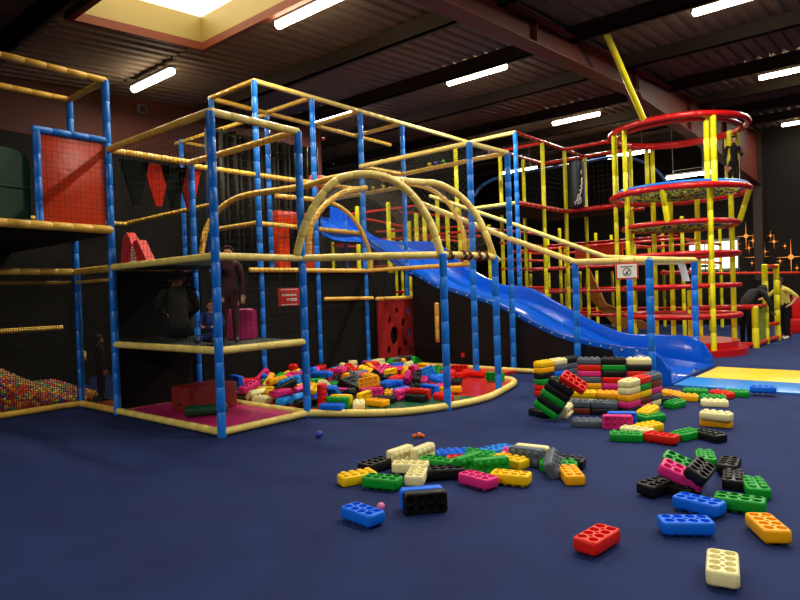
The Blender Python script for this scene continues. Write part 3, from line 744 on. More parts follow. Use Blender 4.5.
# red and yellow linking frame
rf = thing('red_link_frame', 'red-railed frame with yellow posts linking the blue frame to the round tower', 'play frame', (0, 0, 0))
G = (8.6, 1.13)
post(rf, G[0], G[1], 1.2, 5.0, vblue, r=.05); post(rf, G[0], G[1], 0, 1.2, vblue, r=.05)
for z in (5.0, 3.42):
    rail(rf, [(8.6, 1.13, z), (11.12, 1.13, z)], vred, .045 if z > 4 else .055); rail(rf, [(11.12, 1.13, z), (11.12, -.3, z)], vred, .05 if z > 4 else .06)
    rail(rf, [(8.8, 2.36, z), (12.3, 2.36, z)], vred, .045); rail(rf, [(12.36, 2.36, z), (12.36, -.4, z)], vred, .045)
    rail(rf, [(10.0, 1.13, z), (10.0, 2.36, z)], vred, .04); rail(rf, [(11.12, 1.13, z), (12.36, 1.13, z)], vred, .04)
rail(rf, [(8.6, 2.38, 3.42), (8.6, 1.13, 3.42)], vcream, .045)
for x, y in ((11.12, 1.13), (11.12, -.15)): post(rf, x, y, 0, 5.0, vyel, r=.05, seam=.5)
for x, y in ((9.9, 1.13), (12.36, 1.13), (12.36, 2.36), (10.0, 2.36), (11.2, 2.36), (12.36, -.1), (8.8, 2.9), (9.4, 2.9)): post(rf, x, y, 3.42, 5.0, vyel, r=.05, seam=.5)
for x, y in ((9.9, 1.13), (12.36, 1.13), (12.36, -.1), (12.36, 2.36), (10.0, 2.36), (11.2, 2.36)): post(rf, x, y, 0, 3.42, vyel, r=.045, seam=.5)
for z in (2.66, 2.0, 1.35, .7):
    rail(rf, [(9.9, 2.36, z), (12.36, 2.36, z)], vred, .035); rail(rf, [(12.36, 2.36, z), (12.36, -1.2, z)], vred, .04)
bm = bmesh.new(); box(bm, (8.7, 1.2, 3.36), (12.3, 2.3, 3.40)); link('deck', bm, vdark, rf)
bm = bmesh.new(); box(bm, (11.2, -.1, 3.36), (12.3, 1.1, 3.40)); link('deck', bm, vdark, rf)
net(rf, (11.12, 1.1, 3.45), (0, -1.2, 0), (0, 0, 1.5), .12); net(rf, (8.65, 1.13, 3.45), (2.45, 0, 0), (0, 0, 1.5), .12)
# black punch bag with white script
bgp = pd(577, 183, 15.6)
bg = thing('punch_bag', 'black hanging bag with white script lettering inside the red linking frame', 'bag', (bgp.x, bgp.y, bgp.z-.62))
bm = bmesh.new(); cyl(bm, (0, 0, .0), .19, .2, 1.15, 28); bmesh.ops.bevel(bm, geom=[e for e in bm.edges if len(e.link_faces) == 2 and any(len(f.verts) > 8 for f in e.link_faces)], offset=.04, segments=3, affect='EDGES'); bgb = link('bag', bm, mat('bag_black', (20, 22, 36), .35), bg)
bm = bmesh.new(); tube(bm, [(0, 0, 1.15), (0, 0, 1.5)], .02, 8, 0); link('strap', bm, ink, bg)
bm = bmesh.new(); fc = math.atan2(CAM.y-bgp.y, CAM.x-bgp.x)
def onbag(s, z): a = fc+s/.2; return (.203*math.cos(a), .203*math.sin(a), z)
for st in ([(-.06, .06), (.0, .2), (.02, .3)], [(-.0, .06), (.05, .2), (.06, .30)], [(-.08, .12), (.02, .16), (.09, .22)], [(.04, .07), (.09, .13), (.07, .2), (.03, .16)], [(.05, .30), (.10, .36), (.06, .42)], [(.08, .38), (.12, .46), (.08, .52)], [(.1, .5), (.13, .58), (.11, .68)], [(.11, .64), (.14, .72)], [(.1, .82), (.12, .9)]):
    tube(bm, [onbag(s, z) for s, z in st], .014, 6, 0)
link('lettering', bm, white, bgb)

# far soft-play clutter beyond: red rails and yellow posts on a grid
ff = thing('far_play_frame', 'distant red and yellow multi-level frame behind the linking frame', 'play frame', (0, 0, 0))
for x in (14.2, 15.6, 17.0, 18.4):
    for y in (4.6, 2.8, 1.0, -.8):
        post(ff, x, y, 0, 3.3 if (x+y) % 2 > .7 else 2.7, vyel, r=.05, seam=.5)
for x in (14.2, 17.0):
    for z in (.7, 1.4, 2.1, 2.7): rail(ff, [(x, 4.6, z), (x, -.8, z)], vred, .04, seam=.6)
for y in (4.6, 1.0, -.8):
    for z in (1.4, 2.1, 2.7): rail(ff, [(14.2, y, z), (18.4, y, z)], vred, .04, seam=.6)
for y in (3.0, 5.8, 7.4, 9.0):
    for x in (10.4, 12.0, 13.6): post(ff, x, y, 0, 3.2, vyel, r=.05, seam=.5)
    for z in (1.5, 2.3, 3.1): rail(ff, [(10.4, y, z), (13.6, y, z)], vred, .04, seam=.6)
for z in (1.5, 2.3, 3.1): rail(ff, [(10.4, 3.0, z), (10.4, 9.0, z)], vred, .04, seam=.6)
bm = bmesh.new(); box(bm, (13.5, .6, 2.2), (13.6, 2.0, 2.62)); link('banner_panel', bm, vorange, ff)
bm = bmesh.new(); slab(bm, [(13.0, 1.4, 2.1), (13.0, .9, 1.0), (13.0, -.5, .3), (13.0, .6, .3), (13.0, 1.5, 1.3)], .06); link('ramp', bm, mat('ramp_ochre', (150, 92, 26), .6), ff)
bm = bmesh.new(); slab(bm, [(15.0, 0, 2.2), (15.0, -1.2, 2.0), (15.9, -1.2, 2.0), (15.9, 0, 2.2)], .05); link('canopy', bm, mat('canopy_amber', (220, 150, 20), .5), ff)
for x in (14.2, 17.0): 
    bm = bmesh.new(); box(bm, (x+.1, -.7, 1.98), (x+1.3, 4.5, 2.03)); link('deck', bm, vdark, ff)
for k, (x, y, dd) in enumerate(((357, 207, 17), (388, 203, 16.5), (393, 229, 19), (409, 222, 18), (416, 214, 17.5), (424, 209, 17), (437, 200, 18), (447, 212, 17.4), (459, 206, 18), (432, 220, 19))):
    p = pd(x, y, dd); post(ff, p.x, p.y, 0, p.z, vyel, r=.06, seam=.5)
for (xa, ya, xb_, yb_, dd) in ((352, 214, 428, 204, 17), (366, 219, 406, 227, 17.5), (376, 232, 470, 226, 18), (366, 240, 480, 236, 18.5), (400, 212, 476, 219, 18)):
    rail(ff, [pd(xa, ya, dd), pd(xb_, yb_, dd+.8)], vred, .035, seam=.6)
# dark partition behind the frames
bm = bmesh.new(); box(bm, (19.6, -2.2, 0), (19.7, 9, 1.5)); tag(link('partition', bm, vdark, None, False), 'black partition boards standing behind the distant red frame', 'partition')
# big blue hoop of the trampoline dome
pts = curve_pts([pd(474, 196, 16), pd(482, 186, 16.2), pd(500, 177, 16.5), pd(530, 171, 17), pd(575, 164, 17.4), pd(615, 157, 17.6), pd(640, 161, 17.4), pd(658, 172, 17.2), pd(672, 190, 17)], 6)
bm = bmesh.new(); tube(bm, pts, .04, 10, 0); tag(link('blue_hoop', bm, mat('hoop_blue', (30, 70, 130), .4)), 'wide blue tubular hoop arching behind the red frame and the round tower', 'hoop')

# ---------------------------------------------------------------- entrance fence on the right
fe = thing('entrance_fence', 'low red and yellow padded fence with a gap on the right of the round tower', 'fence', (0, 0, 0))
f1, f2, f3 = fl(756, 348), fl(766.5, 343.5), fl(778, 340)
z1 = zat(757, 307, f1); z2 = zat(766, 265, f2); z3 = zat(777, 265, f3)
post(fe, f1.x, f1.y, 0, z1, vyel, r=.07, seam=.4); post(fe, f2.x, f2.y, 0, z2, vyel, r=.065, seam=.4); post(fe, f3.x, f3.y, 0, z3, vyel, r=.065, seam=.4)
rail(fe, [(f2.x, f2.y, z2-.04), (f3.x, f3.y, z3-.04)], vred, .055)
f0 = fl(738, 346)
f0 = Vector((f1.x-.2, f1.y+1.3, 0))
rail(fe, [(f1.x, f1.y, z1), (f0.x, f0.y, z1)], vred, .06); rail(fe, [(f1.x, f1.y, z1), (f2.x, f2.y, z1)], vred, .05)
rail(fe, [(f1.x, f1.y, .07), (f0.x, f0.y, .07)], vred, .06); rail(fe, [(f1.x, f1.y, .07), (f2.x, f2.y, .07), (f3.x, f3.y, .07), (f3.x+1.2, f3.y-.1, .07)], vred, .055)
rail(fe, [(f2.x, f2.y, .42), (f3.x, f3.y, .42)], vred, .05)
post(fe, f0.x, f0.y, 0, z1+.4, vyel, r=.05, seam=.4)
post(fe, f2.x+.6, f2.y+1.6, 0, 1.75, vyel, r=.06, seam=.4); rail(fe, [(f2.x+.6, f2.y+1.6, 1.75), (f0.x, f0.y+.6, 1.75)], vred, .05)
rail(fe, [(f2.x+.6, f2.y+1.6, 1.72), (f3.x+6, f3.y-.6, 1.66)], vorange, .04)
gm = mat('panel_graphic', (150, 160, 40), .5, noise=.5, nscale=7)
bm = bmesh.new(); d = (f2-f1); box(bm, (0, -.015, 0), (d.length-.16, .015, z1-.2)); o = link('printed_panel', bm, gm, fe, False)
o.location = f1+d.normalized()*.08+Vector((0, 0, .12)); o.rotation_euler = (0, 0, math.atan2(d.y, d.x))
# red cushion at the far right
cpos = fl(797, 334)
rc = thing('red_cushion', 'red padded block beside the person in yellow at the right edge', 'cushion', (cpos.x+.8, cpos.y-.05, 0))
bm = bmesh.new(); box(bm, (-.5, -.35, 0), (.5, .3, .38), .05); link('seat', bm, vred, rc)
bm = bmesh.new(); box(bm, (.2, -.35, .38), (.5, .3, 1.0), .05); link('backrest', bm, vred, rc)
p = pv(141, 110, 7.03); bm = bmesh.new(); box(bm, (p.x-.09, 6.95, p.z-.1), (p.x+.09, 7.05, p.z+.1), .015); wb = tag(link('wall_speaker', bm, mat('speaker_grey', (120, 100, 90), .6)), 'small grey speaker box mounted high on the brown back wall', 'speaker')
bm = bmesh.new(); box(bm, (p.x-.07, 6.94, p.z-.08), (p.x+.07, 6.95, p.z+.08)); link('grille', bm, ink, wb)
p = pu(463, 355, 6.09); bm = bmesh.new(); box(bm, (p.x-.01, p.y-.04, p.z-.045), (p.x+.005, p.y+.04, p.z+.045), .004); tag(link('red_tag', bm, signred), 'small red tag fixed to the black board below the slide', 'tag')
# stars on the far wall, mild emission added so they read bright
starm = mat('star_amber', (200, 130, 50), .5, emit=.5, emitrgb=(255, 150, 60))
spos = [(746, 236, 1.0), (753, 240.6, .5), (757, 257, 1.1), (749, 248, .4), (770.6, 235.6, .35), (774, 241.6, .5), (791, 257, 1.25), (765, 251.6, .4), (780, 261, .35), (738, 244, .3), (785, 246, .25), (752, 263, .25), (797, 268, .3), (763, 243, .2)]
words_ = ['high left, above a close pair', 'just right of the high left one', 'large, left middle', 'tiny, left of centre', 'small, top centre', 'medium, below the top centre one', 'largest, at the right', 'small, centre', 'small, low centre', 'faint, far left', 'faint, upper right', 'faint, low left', 'faint, bottom right corner', 'faint, between the large ones']
for (x, y, s), w in zip(spos, words_):
    c = pu(x, y, XB-.14); bm = bmesh.new(); n = 16
    t = thing('wall_star', 'amber star on the dark far wall, '+w, 'star', (c.x, c.y, c.z), 'amber stars on the far wall')
    pts = []
    for k in range(n):
        r_ = (.55 if k % 4 == 0 else .03 if k % 2 else .07)*s
        if k % 8 == 0 : r_ *= .75
        pts.append((0, r_*math.cos(2*PI*k/n), r_*math.sin(2*PI*k/n)))
    slab(bm, pts, .015); link('rays', bm, starm, t, False)
    bm = bmesh.new(); bmesh.ops.create_icosphere(bm, subdivisions=2, radius=.06*s+.02, matrix=Matrix.Scale(.3, 4, (1, 0, 0))); link('core', bm, starm, t)
#@@BRICKS
# ---------------------------------------------------------------- toy bricks
BC = {'blue': (8, 108, 240), 'light blue': (24, 146, 240), 'green': (8, 150, 40), 'red': (226, 30, 14), 'orange': (255, 176, 0), 'yellow': (255, 204, 0),
      'cream': (240, 230, 170), 'pink': (228, 44, 130), 'black': (20, 18, 17), 'grey': (86, 96, 108), 'brown': (112, 48, 30)}
BM = {k: mat('plastic_'+k.replace(' ', '_'), v, .42, .28, noise=.04, nscale=6) for k, v in BC.items()}
BL, BW, BH, ST = .30, .15, .078, .014
def brick_mesh(m):
    bm = bmesh.new()
    def loop(ins, z, r=.026):
        out = []; hx, hy = BL/2-ins, BW/2-ins; r = max(.006, r-ins*.4)
        for cx, cy, a0 in ((hx-r, hy-r, 0), (-hx+r, hy-r, 90), (-hx+r, -hy+r, 180), (hx-r, -hy+r, 270)):
            for k in range(5):
                a = math.radians(a0+90*k/4); out.append(bm.verts.new((cx+r*math.cos(a), cy+r*math.sin(a), z)))
        return out
    lv = [(.013, 0), (.004, .004), (0, .014), (0, BH-.014), (.004, BH-.004), (.013, BH)]
    L = [loop(*v) for v in lv]; n = len(L[0])
    for A, B in zip(L, L[1:]):
        for k in range(n): bm.faces.new((A[k], A[(k+1) % n], B[(k+1) % n], B[k]))
    bm.faces.new(L[-1])
    # underside with eight wide and three narrow sockets
    es = [e for e in (bm.edges.get((L[0][k], L[0][(k+1) % n])) for k in range(n))]
    hs = [((i-1.5)*.068, (j-.5)*.068, .0275) for i in range(4) for j in (0, 1)]+[((i-1)*.068, 0, .0115) for i in range(3)]
    for x, y, r in hs:
        c = [bm.verts.new((x+r*math.cos(2*PI*k/14), y+r*math.sin(2*PI*k/14), 0)) for k in range(14)]
        e = [bm.edges.new((c[k], c[(k+1) % 14])) for k in range(14)]; es += e
        d = [bm.verts.new((v.co.x*1, v.co.y*1, .03)) for v in c]
        for k in range(14): bm.faces.new((c[k], c[(k+1) % 14], d[(k+1) % 14], d[k]))
        bm.faces.new(d)
    bmesh.ops.triangle_fill(bm, edges=es, use_beauty=True)
    # eight studs
    for i in range(4):
        for j in (0, 1):
            x, y = (i-1.5)*.068, (j-.5)*.068
            R = [[bm.verts.new((x+r*math.cos(2*PI*k/14), y+r*math.sin(2*PI*k/14), z)) for k in range(14)] for r, z in ((.025, BH-.001), (.024, BH+ST-.004), (.020, BH+ST))]
            for A, B in zip(R, R[1:]):
                for k in range(14): bm.faces.new((A[k], A[(k+1) % 14], B[(k+1) % 14], B[k]))
            bm.faces.new(R[-1])
    me = bpy.data.meshes.new('toy_brick'); bmesh.ops.recalc_face_normals(bm, faces=bm.faces); bm.to_mesh(me); bm.free()
    me.materials.append(m); me.shade_smooth(); me.set_sharp_from_angle(angle=math.radians(50))
    return me
_b0 = brick_mesh(BM['blue']); BRICK = {}
for k, m in BM.items():
    me = _b0.copy(); me.materials[0] = m; me.name = 'toy_brick'; BRICK[k] = me
def brick(c, mtx, label, group=None):
    o = bpy.data.objects.new('toy_brick', BRICK[c]); COL.objects.link(o); o.matrix_world = mtx
    return tag(o, label, 'toy brick', group)
def pose(face, mid, yaw, base=0, pitch=0, side=1, roll=0):
    """face S studs up, H sockets up, E on its long edge (side: which way the studs look), T on its end"""
    R = Matrix.Rotation(yaw, 4, 'Z') @ Matrix.Rotation(pitch, 4, 'Y') @ Matrix.Rotation(roll, 4, 'X')
    if face == 'S': L = Matrix.Identity(4)
    elif face == 'H': L = Matrix.Translation((0, 0, BH+ST)) @ Matrix.Rotation(PI, 4, 'X')
    elif face == 'E': L = Matrix.Translation((0, side*BH/2, BW/2)) @ Matrix.Rotation(side*PI/2, 4, 'X')
    elif face == 'T': L = Matrix.Translation((BH/2, 0, BL/2)) @ Matrix.Rotation(-PI/2, 4, 'Y') if side > 0 else Matrix.Translation((-BH/2, 0, BL/2)) @ Matrix.Rotation(PI/2, 4, 'Y')
    return Matrix.Translation((mid[0], mid[1], base)) @ R @ L
def lay(c, face, x1, y1, x2, y2, label, base=0, pitch=0, side=1, roll=0, dz=0):
    zt = base+{'S': BH, 'H': BH+ST, 'E': BW}[face]+dz
    p, q = fl(x1, y1, zt), fl(x2, y2, zt); m_ = (p+q)/2; yaw = math.atan2(q.y-p.y, q.x-p.x)
    return brick(c, pose(face, m_, yaw, base, pitch, side, roll), label, 'loose toy bricks on the carpet')
# left-hand scatter
lay('blue', 'H', 349, 503.5, 376.5, 513, 'blue toy brick, sockets up, alone nearest the left on the carpet')
lay('yellow', 'S', 341, 475.5, 373, 470, 'yellow toy brick, studs up, at the left end of the scatter beside a green one')
lay('green', 'H', 365, 474.5, 400, 478, 'green toy brick, sockets up, right of the yellow one at the scatter\'s left end')
lay('black', 'H', 364, 463.5, 386, 456.5, 'black toy brick lying left of the upright cream bricks')
lay('cream', 'E', 388.5, 451, 411, 443.5, 'cream toy brick on its edge with studs showing, left one of two upright', side=1)
lay('cream', 'E', 411.5, 449.5, 433, 441, 'cream toy brick on its edge with studs showing, right one of two upright', side=1)
lay('cream', 'H', 396, 461.5, 425, 462, 'cream toy brick lying flat in front of the two upright cream ones', base=0)
lay('cream', 'H', 419.5, 466, 413.5, 476, 'cream toy brick pointing at the camera, right of the green and yellow pair')
lay('black', 'E', 404, 492.5, 445, 489, 'black toy brick standing on its edge, flat face to the camera, near the front', side=-1)
lay('blue', 'E', 401.5, 488.6, 440.5, 485.2, 'blue toy brick standing right behind the black upright one', side=-1)
lay('black', 'H', 433, 467.5, 458, 466, 'black toy brick, sockets up, left of the green edge-standing bricks')
lay('green', 'H', 424, 456, 452, 459.5, 'green toy brick lying just behind the black one in the middle of the scatter', base=.0)
lay('blue', 'S', 440, 451, 466, 450, 'dark blue toy brick at the back of the scatter, mostly hidden behind the red one')
lay('red', 'H', 449, 456.5, 479, 455.5, 'flat red toy brick in the middle of the scatter')
lay('green', 'S', 463, 449.5, 494, 453.5, 'green toy brick, flat, at the back of the scatter behind the red one')
lay('light blue', 'H', 485, 449, 507, 444, 'light blue toy brick at the very back of the scatter')
lay('pink', 'S', 507, 449.5, 529, 448, 'pink toy brick mostly hidden behind the grey edge-standing one')
lay('grey', 'E', 512, 445.5, 540.5, 449, 'grey toy brick standing on its edge, studs facing the camera, at the back right', side=1)
lay('cream', 'E', 517, 443.2, 547, 446.3, 'cream toy brick on its edge behind the grey one at the back right', side=-1)
lay('yellow', 'S', 496, 453.5, 526, 460, 'yellow toy brick, studs up, between the grey upright and the green ones')
lay('green', 'E', 474, 458.8, 506.5, 455.5, 'green toy brick on its edge with four studs facing the camera', side=1)
lay('green', 'E', 459.5, 457, 476, 451.5, 'green toy brick on its edge, left neighbour of the four-stud green one', side=1)
lay('pink', 'H', 464.5, 470.8, 492, 478, 'pink toy brick, sockets up, at the front middle of the scatter')
lay('yellow', 'H', 495, 470.5, 527, 473.5, 'yellow toy brick right of the pink one at the front middle')
lay('green', 'S', 543, 460.5, 574, 461.5, 'green toy brick lying behind the leaning grey one')
lay('black', 'S', 552, 456, 581, 459, 'black toy brick at the back of the right end of the scatter')
lay('orange', 'S', 567.5, 465.5, 575, 475, 'orange toy brick pointing at the camera at the right end of the scatter')
p, q = fl(550, 474, .06), fl(556, 460, .06); m_ = (p+q)/2
brick('grey', Matrix.Translation((m_.x, m_.y, .085)) @ Matrix.Rotation(math.atan2(q.y-p.y, q.x-p.x), 4, 'Z') @ Matrix.Rotation(math.radians(-12), 4, 'Y') @ Matrix.Rotation(math.radians(62), 4, 'X') @ Matrix.Translation((0, 0, -.04)), 'grey toy brick tilted on its edge, leaning against the green one', 'loose toy bricks on the carpet')
# right-hand scatter
lay('black', 'H', 646, 484, 667, 477, 'black toy brick, sockets up, left of the leaning pink one')
lay('black', 'S', 664, 479, 690, 486, 'black toy brick lying under the leaning pink one')
lay('green', 'S', 704, 449, 707, 459, 'green toy brick, studs up, behind the leaning bricks at the right')
lay('black', 'H', 731, 456.5, 726.5, 464, 'brownish black toy brick with a smooth top behind the scatter, at the right')
lay('black', 'S', 734, 469.5, 733.5, 480, 'black toy brick, studs up, between the leaning black one and the green one')
lay('green', 'S', 752, 477, 759, 488, 'green toy brick, studs up, at the right of the black one')
lay('green', 'H', 718, 493.5, 762, 499.5, 'green toy brick, sockets up, lying behind the orange one at the right')
lay('blue', 'H', 680.5, 494, 718, 502.5, 'blue toy brick, sockets up, second nearest on the right, slightly askew')
lay('blue', 'H', 661, 518, 710, 518.5, 'blue toy brick, sockets up, in front of the other blue one on the right')
lay('orange', 'H', 758, 512.7, 777.5, 529.5, 'orange toy brick, sockets up, at the right edge of the carpet')
lay('cream', 'H', 722.5, 550, 722.5, 571, 'cream toy brick, sockets up, nearest the camera at the bottom right')
lay('red', 'H', 584.5, 539.5, 608.5, 525.5, 'red toy brick, sockets up, alone at the front middle')
def lean(c, x, y, zc, yaw, tilt, label, roll=0, flip=True):
    p = fl(x, y, zc); m = Matrix.Translation(p) @ Matrix.Rotation(yaw, 4, 'Z') @ Matrix.Rotation(tilt, 4, 'Y') @ Matrix.Rotation(roll, 4, 'X')
    if flip: m = m @ Matrix.Rotation(PI, 4, 'X')
    brick(c, m @ Matrix.Translation((0, 0, -.045)), label, 'loose toy bricks on the carpet')
yr = math.atan2(RT.y, RT.x)
lean('pink', 681.5, 475.5, .135, yr-.55, .38, 'pink toy brick leaning down to the right across the black ones', .22)
lean('green', 683, 466, .13, yr-.62, .35, 'green toy brick, sockets up, tilted behind the leaning pink one', .2)
p, q = fl(693.5, 477, .17), fl(706, 465.5, .17)
lean('black', 699.5, 471.5, .17, math.atan2(q.y-p.y, q.x-p.x), -.05, 'black toy brick, sockets up, tilted on the right end of the pink one', .55)
#@@CASTLE
# ---------------------------------------------------------------- brick castle: three walls of stacked bricks
ORD = ['bottom', 'second', 'third', 'fourth', 'fifth', 'sixth', 'seventh', 'eighth']
CG = 'bricks stacked in the castle'
def column(p, yaw, cols, where, base=0, jit=.0006):
    z = base
    for k, c in enumerate(cols):
        if c:
            top_ = k == len(cols)-1
            brick(c, Matrix.Translation((p.x+random.uniform(-jit, jit), p.y+random.uniform(-jit, jit), z)) @ Matrix.Rotation(yaw+random.uniform(-.004, .004), 4, 'Z'),
                  '%s toy brick, %s course of the %s' % (c, 'top' if top_ else ORD[k], where), CG)
        z += BH+.001
b0, b1 = fl(578, 401), fl(645, 402.5)
bd_ = (b1-b0).normalized(); byaw = math.atan2(bd_.y, bd_.x)
bn = Vector((-bd_.y, bd_.x, 0))
colsB = [(['red', 'orange', 'orange', 'grey', 'pink', 'red', 'grey'], 'left column of the castle back wall'),
         (['green', 'red', 'pink', 'red', 'black', 'green', 'black'], 'middle column of the castle back wall'),
         (['orange', 'red', 'pink', 'cream', 'red', 'black', 'cream'], 'right column of the castle back wall')]
for k, (c, w) in enumerate(colsB):
    column(b0+bd_*(.15+.304*k)+bn*.08, byaw, c, w)
# left wall
l0, l1 = fl(538, 396.5), fl(576, 388.5)
ld_ = (l1-l0).normalized(); lyaw = math.atan2(ld_.y, ld_.x)
column(l0+ld_*.15, lyaw, ['red', 'red', 'green', 'black', 'orange', 'yellow'], 'front column of the castle left wall')
column(l0+ld_*.455, lyaw, ['green', 'red', 'green', 'blue', 'grey', 'cream'], 'middle column of the castle left wall')
column(l0+ld_*.76, lyaw, ['red', 'green', 'grey', 'grey', 'grey', 'black'], 'rear column of the castle left wall')
# right wall
r0, r1 = fl(624, 415.5), fl(662, 402)
rd_ = (r1-r0).normalized(); ryaw = math.atan2(rd_.y, rd_.x)
column(r0+rd_*.15, ryaw, ['black', 'pink', 'orange', 'cream', 'cream'], 'front column of the castle right wall')
column(r0+rd_*.455, ryaw, ['pink', 'brown', 'yellow', 'green', 'red'], 'middle column of the castle right wall')
column(r0+rd_*.76, ryaw, ['cream', 'grey', 'pink', 'brown', 'grey'], 'rear column of the castle right wall')
# front parapet
g0, g1 = fl(564.5, 413), fl(613.5, 415)
gd_ = (g1-g0).normalized(); gyaw = math.atan2(gd_.y, gd_.x)
column(g0+gd_*.15, gyaw, ['brown', 'grey'], 'left column of the castle front parapet')
column(g0+gd_*.455, gyaw, ['black', 'grey'], 'right column of the castle front parapet')
gn = Vector((-gd_.y, gd_.x, 0))
column(g0+gd_*.2+gn*.2, gyaw, ['black', 'cream', 'yellow'], 'inner pile behind the castle parapet, left')
column(g0+gd_*.505+gn*.19, gyaw, ['red', 'green', 'orange'], 'inner pile behind the castle parapet, right')
# leaning stack on the left
s0 = fl(548.5, 406.5, .16)
ax = gyaw-.05; tilt = math.radians(33)
Ls = Matrix.Translation((s0.x, s0.y, .0)) @ Matrix.Rotation(ax, 4, 'Z') @ Matrix.Translation((.0, 0, .165)) @ Matrix.Rotation(tilt, 4, 'Y')
for k, (c, w) in enumerate((('green', 'lowest'), ('black', 'second from below'), ('green', 'third from below'), ('black', 'fourth from below'), ('black', 'fifth from below'))):
    brick(c, Ls @ Matrix.Translation((0, 0, -.08+k*(BH+.001))), '%s toy brick, %s in the leaning stack left of the castle' % (c, w), CG)
brick('red', Ls @ Matrix.Translation((.09, -.02, -.045+5*(BH+.001))) @ Matrix.Rotation(.5, 4, 'X') @ Matrix.Translation((0, 0, BH+ST)) @ Matrix.Rotation(PI, 4, 'X'), 'red toy brick, sockets up, on top of the leaning stack left of the castle', CG)
lay('black', 'S', 534, 408, 548, 411, 'black toy brick wedged under the leaning stack left of the castle')
lay('cream', 'E', 562.5, 407, 570, 401, 'cream toy brick on its edge between the leaning stack and the grey parapet')
# in front and around
lay('grey', 'S', 574, 419, 600, 419.5, 'grey toy brick, studs up, lying in front of the castle parapet')
lay('pink', 'E', 603, 414.5, 632, 415, 'pink toy brick on its edge, sockets facing the camera, in front of the castle', side=-1)
lay('blue', 'E', 610, 411.5, 634, 411.5, 'blue toy brick mostly hidden behind the pink edge-standing one', side=-1)
lay('green', 'S', 611, 432, 641, 433, 'green toy brick, studs up, frontmost left of the castle debris')
lay('cream', 'H', 622, 425.5, 652, 429, 'cream toy brick lying flat behind the front green one')
lay('yellow', 'S', 637, 425.5, 659, 422, 'yellow toy brick, studs up, behind the front red one')
lay('red', 'H', 646, 431, 677, 435.5, 'red toy brick lying in front between two green ones')
lay('green', 'S', 674, 433.5, 697, 428.5, 'green toy brick, studs up, right of the front red one')
lay('green', 'S', 645, 415, 657, 413.5, 'green toy brick, studs up, beside the yellow plank brick')
c0 = fl(636, 417, .16); dv = fl(664, 405, .2)-fl(634, 415, .2)
brick('yellow', Matrix.Translation(fl(648, 413.5, .07)) @ Matrix.Rotation(ryaw, 4, 'Z') @ Matrix.Rotation(-.10, 4, 'Y') @ Matrix.Rotation(PI/2, 4, 'X') @ Matrix.Translation((0, -.0, -.04)) if 0 else Matrix.Translation(fl(648, 411.5, .09)) @ Matrix.Rotation(ryaw, 4, 'Z') @ Matrix.Rotation(-.09, 4, 'Y') @ Matrix.Translation((0, 0, -.04)), 'yellow toy brick lying like a ramp along the castle right wall', CG)
lay('green', 'S', 665, 403.5, 684, 398.5, 'green toy brick lying right of the castle beside a black round one')
lay('black', 'S', 662, 397.5, 672, 397, 'black toy brick end showing right of the castle', )
lay('orange', 'S', 663, 390, 678, 392.5, 'orange toy brick nearest the slide foot')
lay('orange', 'S', 675, 394, 696, 395, 'orange toy brick right of the other orange one by the slide foot')
lay('green', 'S', 684, 388.5, 707, 389.5, 'green toy brick lying against the blue landing mat, left one')
lay('green', 'S', 701, 395, 725, 395.8, 'green toy brick in front of the red one near the landing mat')
lay('red', 'S', 711, 389.5, 733, 393.5, 'red toy brick near the landing mat between green ones')
lay('green', 'S', 725, 389.8, 747, 391, 'green toy brick lying against the blue landing mat, right one')
lay('blue', 'H', 751, 385.5, 775, 386.5, 'blue toy brick, sockets up, lying on the landing mat', base=.031)
lay('cream', 'S', 701, 399.5, 728, 400.5, 'cream toy brick, studs up, alone in front of the landing-mat bricks')
lay('orange', 'S', 701, 417.5, 732, 420, 'orange toy brick with a cream one on top of it')
lay('cream', 'S', 701, 410.5, 732, 413.5, 'cream toy brick, studs up, on top of the orange one', base=BH+.001)
lay('black', 'S', 696, 428.5, 723, 435, 'black toy brick in front of the cream and orange pair')
